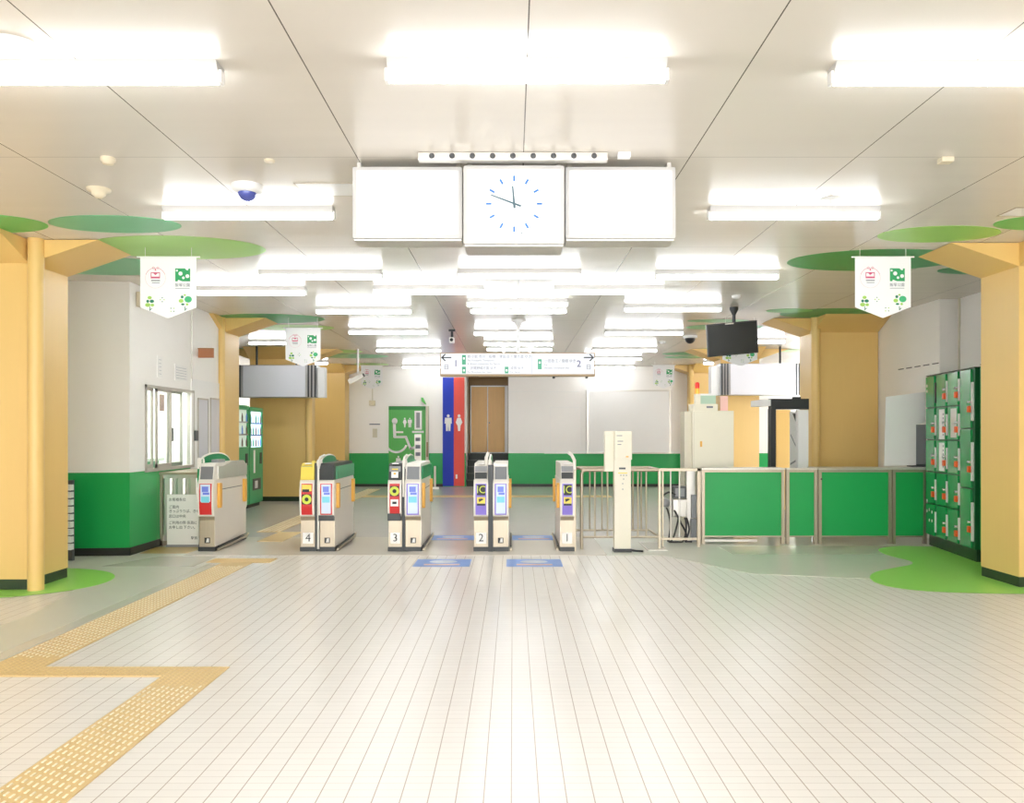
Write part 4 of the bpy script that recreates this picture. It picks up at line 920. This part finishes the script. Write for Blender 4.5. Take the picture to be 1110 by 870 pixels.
for k_ in range(3): b.box(W(450.2),W(455.3),YB+.048,YB+.05,Z(478+k_*8),Z(474+k_*8))
b.build('notice_print','ink soft',d)
MB().box(W(462.5),W(463.8),YB-.02,YB-.01,Z(495),Z(479)).build('door_handle','dark brown',d)
s=8.7
def wx(c): return W(400+c/s)
def wz(c): return Z(430+c/s)
b=MB(); f=YB+.05; q=YB/F
b.disc(wx(240),wz(228),3.0*q,3.4*q,f,.012)
def stroke(pts,wd):
    for (x0,z0),(x1,z1) in zip(pts,pts[1:]):
        a_=Vector((wx(x0),wz(z0))); c_=Vector((wx(x1),wz(z1))); n_=(c_-a_).normalized(); p=Vector((-n_.y,n_.x))*wd*q/2; e=n_*wd*q*.3
        b.prism([tuple(a_-e+p),tuple(c_+e+p),tuple(c_+e-p),tuple(a_-e-p)],'y',f,f-.012)
stroke([(236,250),(240,375)],3.2); stroke([(240,378),(345,378),(390,490),(425,478)],2.6); stroke([(250,332),(315,332)],2)
b.ring(wx(255),wz(420),10.5*q,2.3*q,f,.012,0,30,170,340)
b.build('wheelchair_symbol','label white',d,'large white wheelchair symbol')
def person(b, px, py, h, f, woman=False, t=.006, q=YB/F):
    X=xat(px,YB); zt_=zat(py,YB); H=h*q
    b.disc(X,zt_-.09*H,.085*H,.09*H,f,t)
    if woman: b.prism([(X-.1*H,zt_-.2*H),(X+.1*H,zt_-.2*H),(X+.2*H,zt_-.48*H),(X+.09*H,zt_-.68*H),(X+.06*H,zt_-H),(X-.06*H,zt_-H),(X-.09*H,zt_-.68*H),(X-.2*H,zt_-.48*H)],'y',f,f-t)
    else:
        b.prism([(X-.2*H,zt_-.2*H),(X+.2*H,zt_-.2*H),(X+.22*H,zt_-.55*H),(X+.15*H,zt_-.55*H),(X+.13*H,zt_-H),(X+.02*H,zt_-H),(X,zt_-.6*H),(X-.02*H,zt_-H),(X-.13*H,zt_-H),(X-.15*H,zt_-.55*H),(X-.22*H,zt_-.55*H)],'y',f,f-t)
b=MB(); person(b,438.5,452.5,10.5,YB+.05,True); person(b,444,452.5,10.5,YB+.05); person(b,431.5,494,12,YB+.05); b.build('person_symbols','label white',d)
# blue and red panel
for nm,m,a_,c_,px,wo,l in (('restroom_panel','blue panel',480,492,486,False,'tall blue restroom panel with a white man symbol'),('restroom_panel','red panel',492,503.5,497.7,True,'tall red restroom panel with a white woman symbol')):
    t=thing(nm,l,'sign',(W((a_+c_)/2),YB,0)); MB().box(W(a_),W(c_),YB-.03,YB-.001,.02,Z(409)).build('panel',m,t); b=MB(); person(b,px,449,18,YB-.03,wo); b.build('person_symbol','label white',t)
    if wo: MB().box(W(494),W(496),YB-.036,YB-.03,Z(518.5),Z(514),0,.002).build('socket','label white',t)
# doorway, stairs and double door behind
YD = YB+.95
struct(MB().box(xd0-.15,xd0,YB+.15,YD+.5,0,CEIL).box(xd1,xd1+.15,YB+.15,YD+.5,0,CEIL).box(xd0,xd1,YD+.2,YD+.3,0,CEIL).build('wall_stairwell','white wall'))
struct(MB().box(xd0,xd1,YD+.18,YD+.2,0,CEIL).build('wall_stairwell_back','dark brown'))
t = thing('staircase','dark steps rising in the doorway to the wooden doors','stairs',((xd0+xd1)/2,YB+.3,0))
n=5; zr=zat(490,YD)/n if False else (zat(491,YD))/n
pts=[(YB+.1,0)]
for k_ in range(n): pts += [(YB+.1+k_*.18,zr*(k_+1)),(YB+.1+(k_+1)*.18,zr*(k_+1))]
pts[-1]=(YD+.175,zr*n); pts.append((YD+.175,0))
MB().prism(pts,'x',xd0+.005,xd1-.005).build('steps','stair dark',t)
for k_ in range(n): MB().box(xd0+.006,xd1-.006,YB+.095+k_*.18,YB+.115+k_*.18,zr*(k_+1)-.02,zr*(k_+1)+.004).build('step_nosing','stair edge',t)
zl=zr*n+.003
d = struct(MB().box(xat(509.5,YD),xat(550.5,YD),YD+.1,YD+.16,zl,zat(417.5,YD)).build('door_3','white panel'))
for a_,c_ in ((511,528),(529,547)): MB().box(xat(a_,YD),xat(c_,YD),YD+.07,YD+.1,zl+.02,zat(419,YD)).build('door_leaf','wood door',d,'wooden door leaf')
MB().lathe([(0,-.03),(.018,-.03),(.018,0)],(xat(530.5,YD),YD+.07,zat(458,YD)),axis='y',n=12).build('door_knob','chrome',d)
MB().tube([(W(505.8),YB-.03,Z(494)),(W(505.8),YB-.03,Z(450)),(W(505.2),YB-.03,Z(430)),(W(505.2),YB-.03,Z(410))],.012,n=8).build('trim_5','fixture white')['kind']='structure'
tag(MB().tube([(W(464),YB-.1,CEIL-.001),(W(464),YB-.1,Z(419))],.014,n=8).build('pull_cord','fixture white'),'thin white cord hanging from the ceiling above the wheelchair door','cord')
t = thing('handrail_post','grey steel post standing beside the wheelchair door','post',(W(472),YB-.3,0))
Yy=32.8*U; MB().tube([(xat(471.5,Yy),Yy,0),(xat(471.5,Yy),Yy,zat(505,Yy))],.026).box(xat(468.5,Yy),xat(475.5,Yy),Yy-.06,Yy+.06,0,.05,0,.01).build('post','steel light',t)
tag(MB().prism([(W(457),Z(431)),(W(459),Z(431)),(W(462.5),Z(438.5)),(W(461),Z(438)),(W(457.5),Z(435))],'y',YB-.12,YB).build('direction_marker','toilet green'),'small green wedge marker above the wheelchair door','marker')
t = thing('junction_box','small cream box with conduit on the wall left of the wheelchair door','box',(W(404),YB,Z(437)))
MB().box(W(400.5),W(407),YB-.06,YB,Z(439.5),Z(434),0,.004).build('box','beige device',t); MB().tube([(W(404),YB-.02,Z(434)),(W(404),YB-.02,CEIL-.001)],.01,n=8).build('conduit','cream dark',t)
t = thing('wall_notice','small white notice with brown picture left of the wheelchair door','notice',(W(406),YB,Z(460)))
MB().box(W(401),W(411.5),YB-.012,YB,Z(476),Z(462)).build('sheet','white paper',t); MB().box(W(404),W(409),YB-.014,YB-.012,Z(474),Z(464.5)).build('picture','cream dark',t); MB().box(W(400.5),W(412),YB-.008,YB,Z(460.3),Z(459)).build('heading','ink soft',t)
Yo = YB-.12
t = thing('blank_notice_board','large blank white notice board in a steel frame on the back wall','board',(xat(683,Yo),Yo,zat(458,Yo)))
X0,X1,Z0,Z1 = xat(636,Yo),xat(727.5,Yo),zat(491.5,Yo),zat(422.5,Yo)
MB().box(X0+.05,X1-.05,Yo+.01,Yo+.11,Z0+.03,Z1-.03).build('board','white panel',t)
e=.055; MB().box(X0,X0+e,Yo,Yo+.11,Z0,Z1).box(X1-e,X1,Yo,Yo+.11,Z0,Z1).box(X0+e,X1-e,Yo,Yo+.11,Z0,Z0+.035).box(X0+e,X1-e,Yo,Yo+.11,Z1-.035,Z1).build('frame','steel light',t)

# ------------------------------------------------------------------ tactile paving and floor stickers
def tactile(label, x0, x1, y0, y1, bars=None, dots=()):
    t = thing('tactile_paving', label, 'tactile paving', ((x0+x1)/2,(y0+y1)/2,0))
    MB().box(x0,x1,y0,y1,.0006,.006).build('paving_strip','tactile yellow',t)
    return t
def bars(t, x0, x1, y0, y1, m='tactile bar', pitch=.0535, cp=.0316):
    b=MB(); nc=int((x1-x0)/cp); j=0
    off=(x1-x0-(nc-1)*cp)/2; y=y0+.01; k_=0
    while y < y1-.03:
        for c_ in range(nc):
            yy=y+pitch*((c_*2)%3)/3
            if yy+.028<y1: b.box(x0+off+c_*cp-.004,x0+off+c_*cp+.004,yy,yy+.027,.006,.0095)
        y+=pitch
    o=b.build('guide_bars',m,t); o['kind']='stuff'
def dots(t,x0,x1,y0,y1,p=.03):
    b=MB(); nx=int((x1-x0)/p); ny=int((y1-y0)/p)
    for i in range(nx):
        for j in range(ny):
            cx_,cy_=x0+(i+.5)*(x1-x0)/nx,y0+(j+.5)*(y1-y0)/ny; r=.008
            b.prism([(cx_+r*math.cos(R(60*a)),cy_+r*math.sin(R(60*a))) for a in range(6)],'z',.006,.0085)
    o=b.build('warning_dots','tactile yellow',t); o['kind']='stuff'
yc0,yc1 = fl(0,733.7)[1],fl(0,723.3)[1]; yb0=fl(0,744)[1]
t=tactile('yellow tactile strip in the foreground running to the bottom left corner',-1.87,-1.57,1.0,yc1-.001); bars(t,-1.87,-1.57,1.8,yb0); dots(t,-1.87,-1.57,yb0,yc1)
t=tactile('yellow tactile cross strip joining the two guide paths at left',-2.6,-1.871,yc0,yc1-.001); dots(t,-2.6,-1.871,yc0,yc1)
t=tactile('yellow tactile path running from the left edge up towards the gates',-2.9,-2.601,yc0,fl(0,610)[1]); bars(t,-2.9,-2.601,fl(0,714)[1],fl(0,614)[1]); dots(t,-2.9,-2.601,yc0,fl(0,714)[1])
t=tactile('short yellow tactile strip leaving the photo at the left edge',-4.0,-2.901,yc0,yc1-.001); dots(t,-3.4,-2.901,yc0,yc1)
t=tactile('yellow tactile crossbar at the top of the path, before the leftmost gate',-3.07,-2.43,fl(0,609.9)[1],fl(0,605.5)[1]); dots(t,-3.07,-2.43,fl(0,609.9)[1],fl(0,605.5)[1])
def tac2(label,x0,x1,y0,y1,bar=None):
    t=thing('tactile_paving',label,'tactile paving',((x0+x1)/2,(y0+y1)/2,0)); MB().box(x0,x1,y0,y1,E,E+.005).build('paving_strip','tactile yellow',t)
    if bar:
        b=MB(); y=y0+.02
        for k_ in range(5):
            xx=x0+(k_+.5)*(x1-x0)/5; b.box(xx-.012,xx+.012,y0+.05,y1-.05,E+.005,E+.009)
        b.build('guide_bars','tactile bar',t)
tac2('yellow tactile block in the passage between the leftmost gate and gate 4',-3.05,-2.75,9.2*U*1.84,fl(0,577)[1])
tac2('yellow tactile path beyond gate 4, running to the back of the hall',-3.35,-3.05,fl(0,577)[1]+.01,fl(0,530)[1],True)
tac2('thin yellow tactile line crossing the far hall floor',-3.04,2.0,fl(0,539)[1],fl(0,537)[1])
for k_,(a_,c_,y0,y1,l) in enumerate(((450,510,614,606,'blue floor sticker in front of gates 3 and 2'),(549,609,614,606,'blue floor sticker in front of gates 2 and 1'),(466,516,585.5,580.5,'blue floor sticker beyond the gates, between gates 3 and 2'),(553,604,585.5,580.5,'blue floor sticker beyond the gates, between gates 2 and 1'))):
    Y0,Y1=fl(0,y0)[1],fl(0,y1)[1]; X0,X1=xat(a_,(Y0+Y1)/2),xat(c_,(Y0+Y1)/2); z0=.0006 if k_<2 else E
    t=thing('floor_sticker',l,'sticker',((X0+X1)/2,(Y0+Y1)/2,0),'blue floor stickers')
    MB().box(X0,X1,Y0,Y1,z0,z0+.0012).build('sheet','sticker blue',t)
    MB().box(X0+.1,X1-.1,Y0+.08,Y0+.15,z0+.0012,z0+.0018).build('pink_band','sticker pink',t); MB().prism([((X0+X1)/2+.14*math.cos(a*.3),Y1-.16+.09*math.sin(a*.3)) for a in range(21)],'z',z0+.0012,z0+.002).build('pale_picture','sticker pale',t)
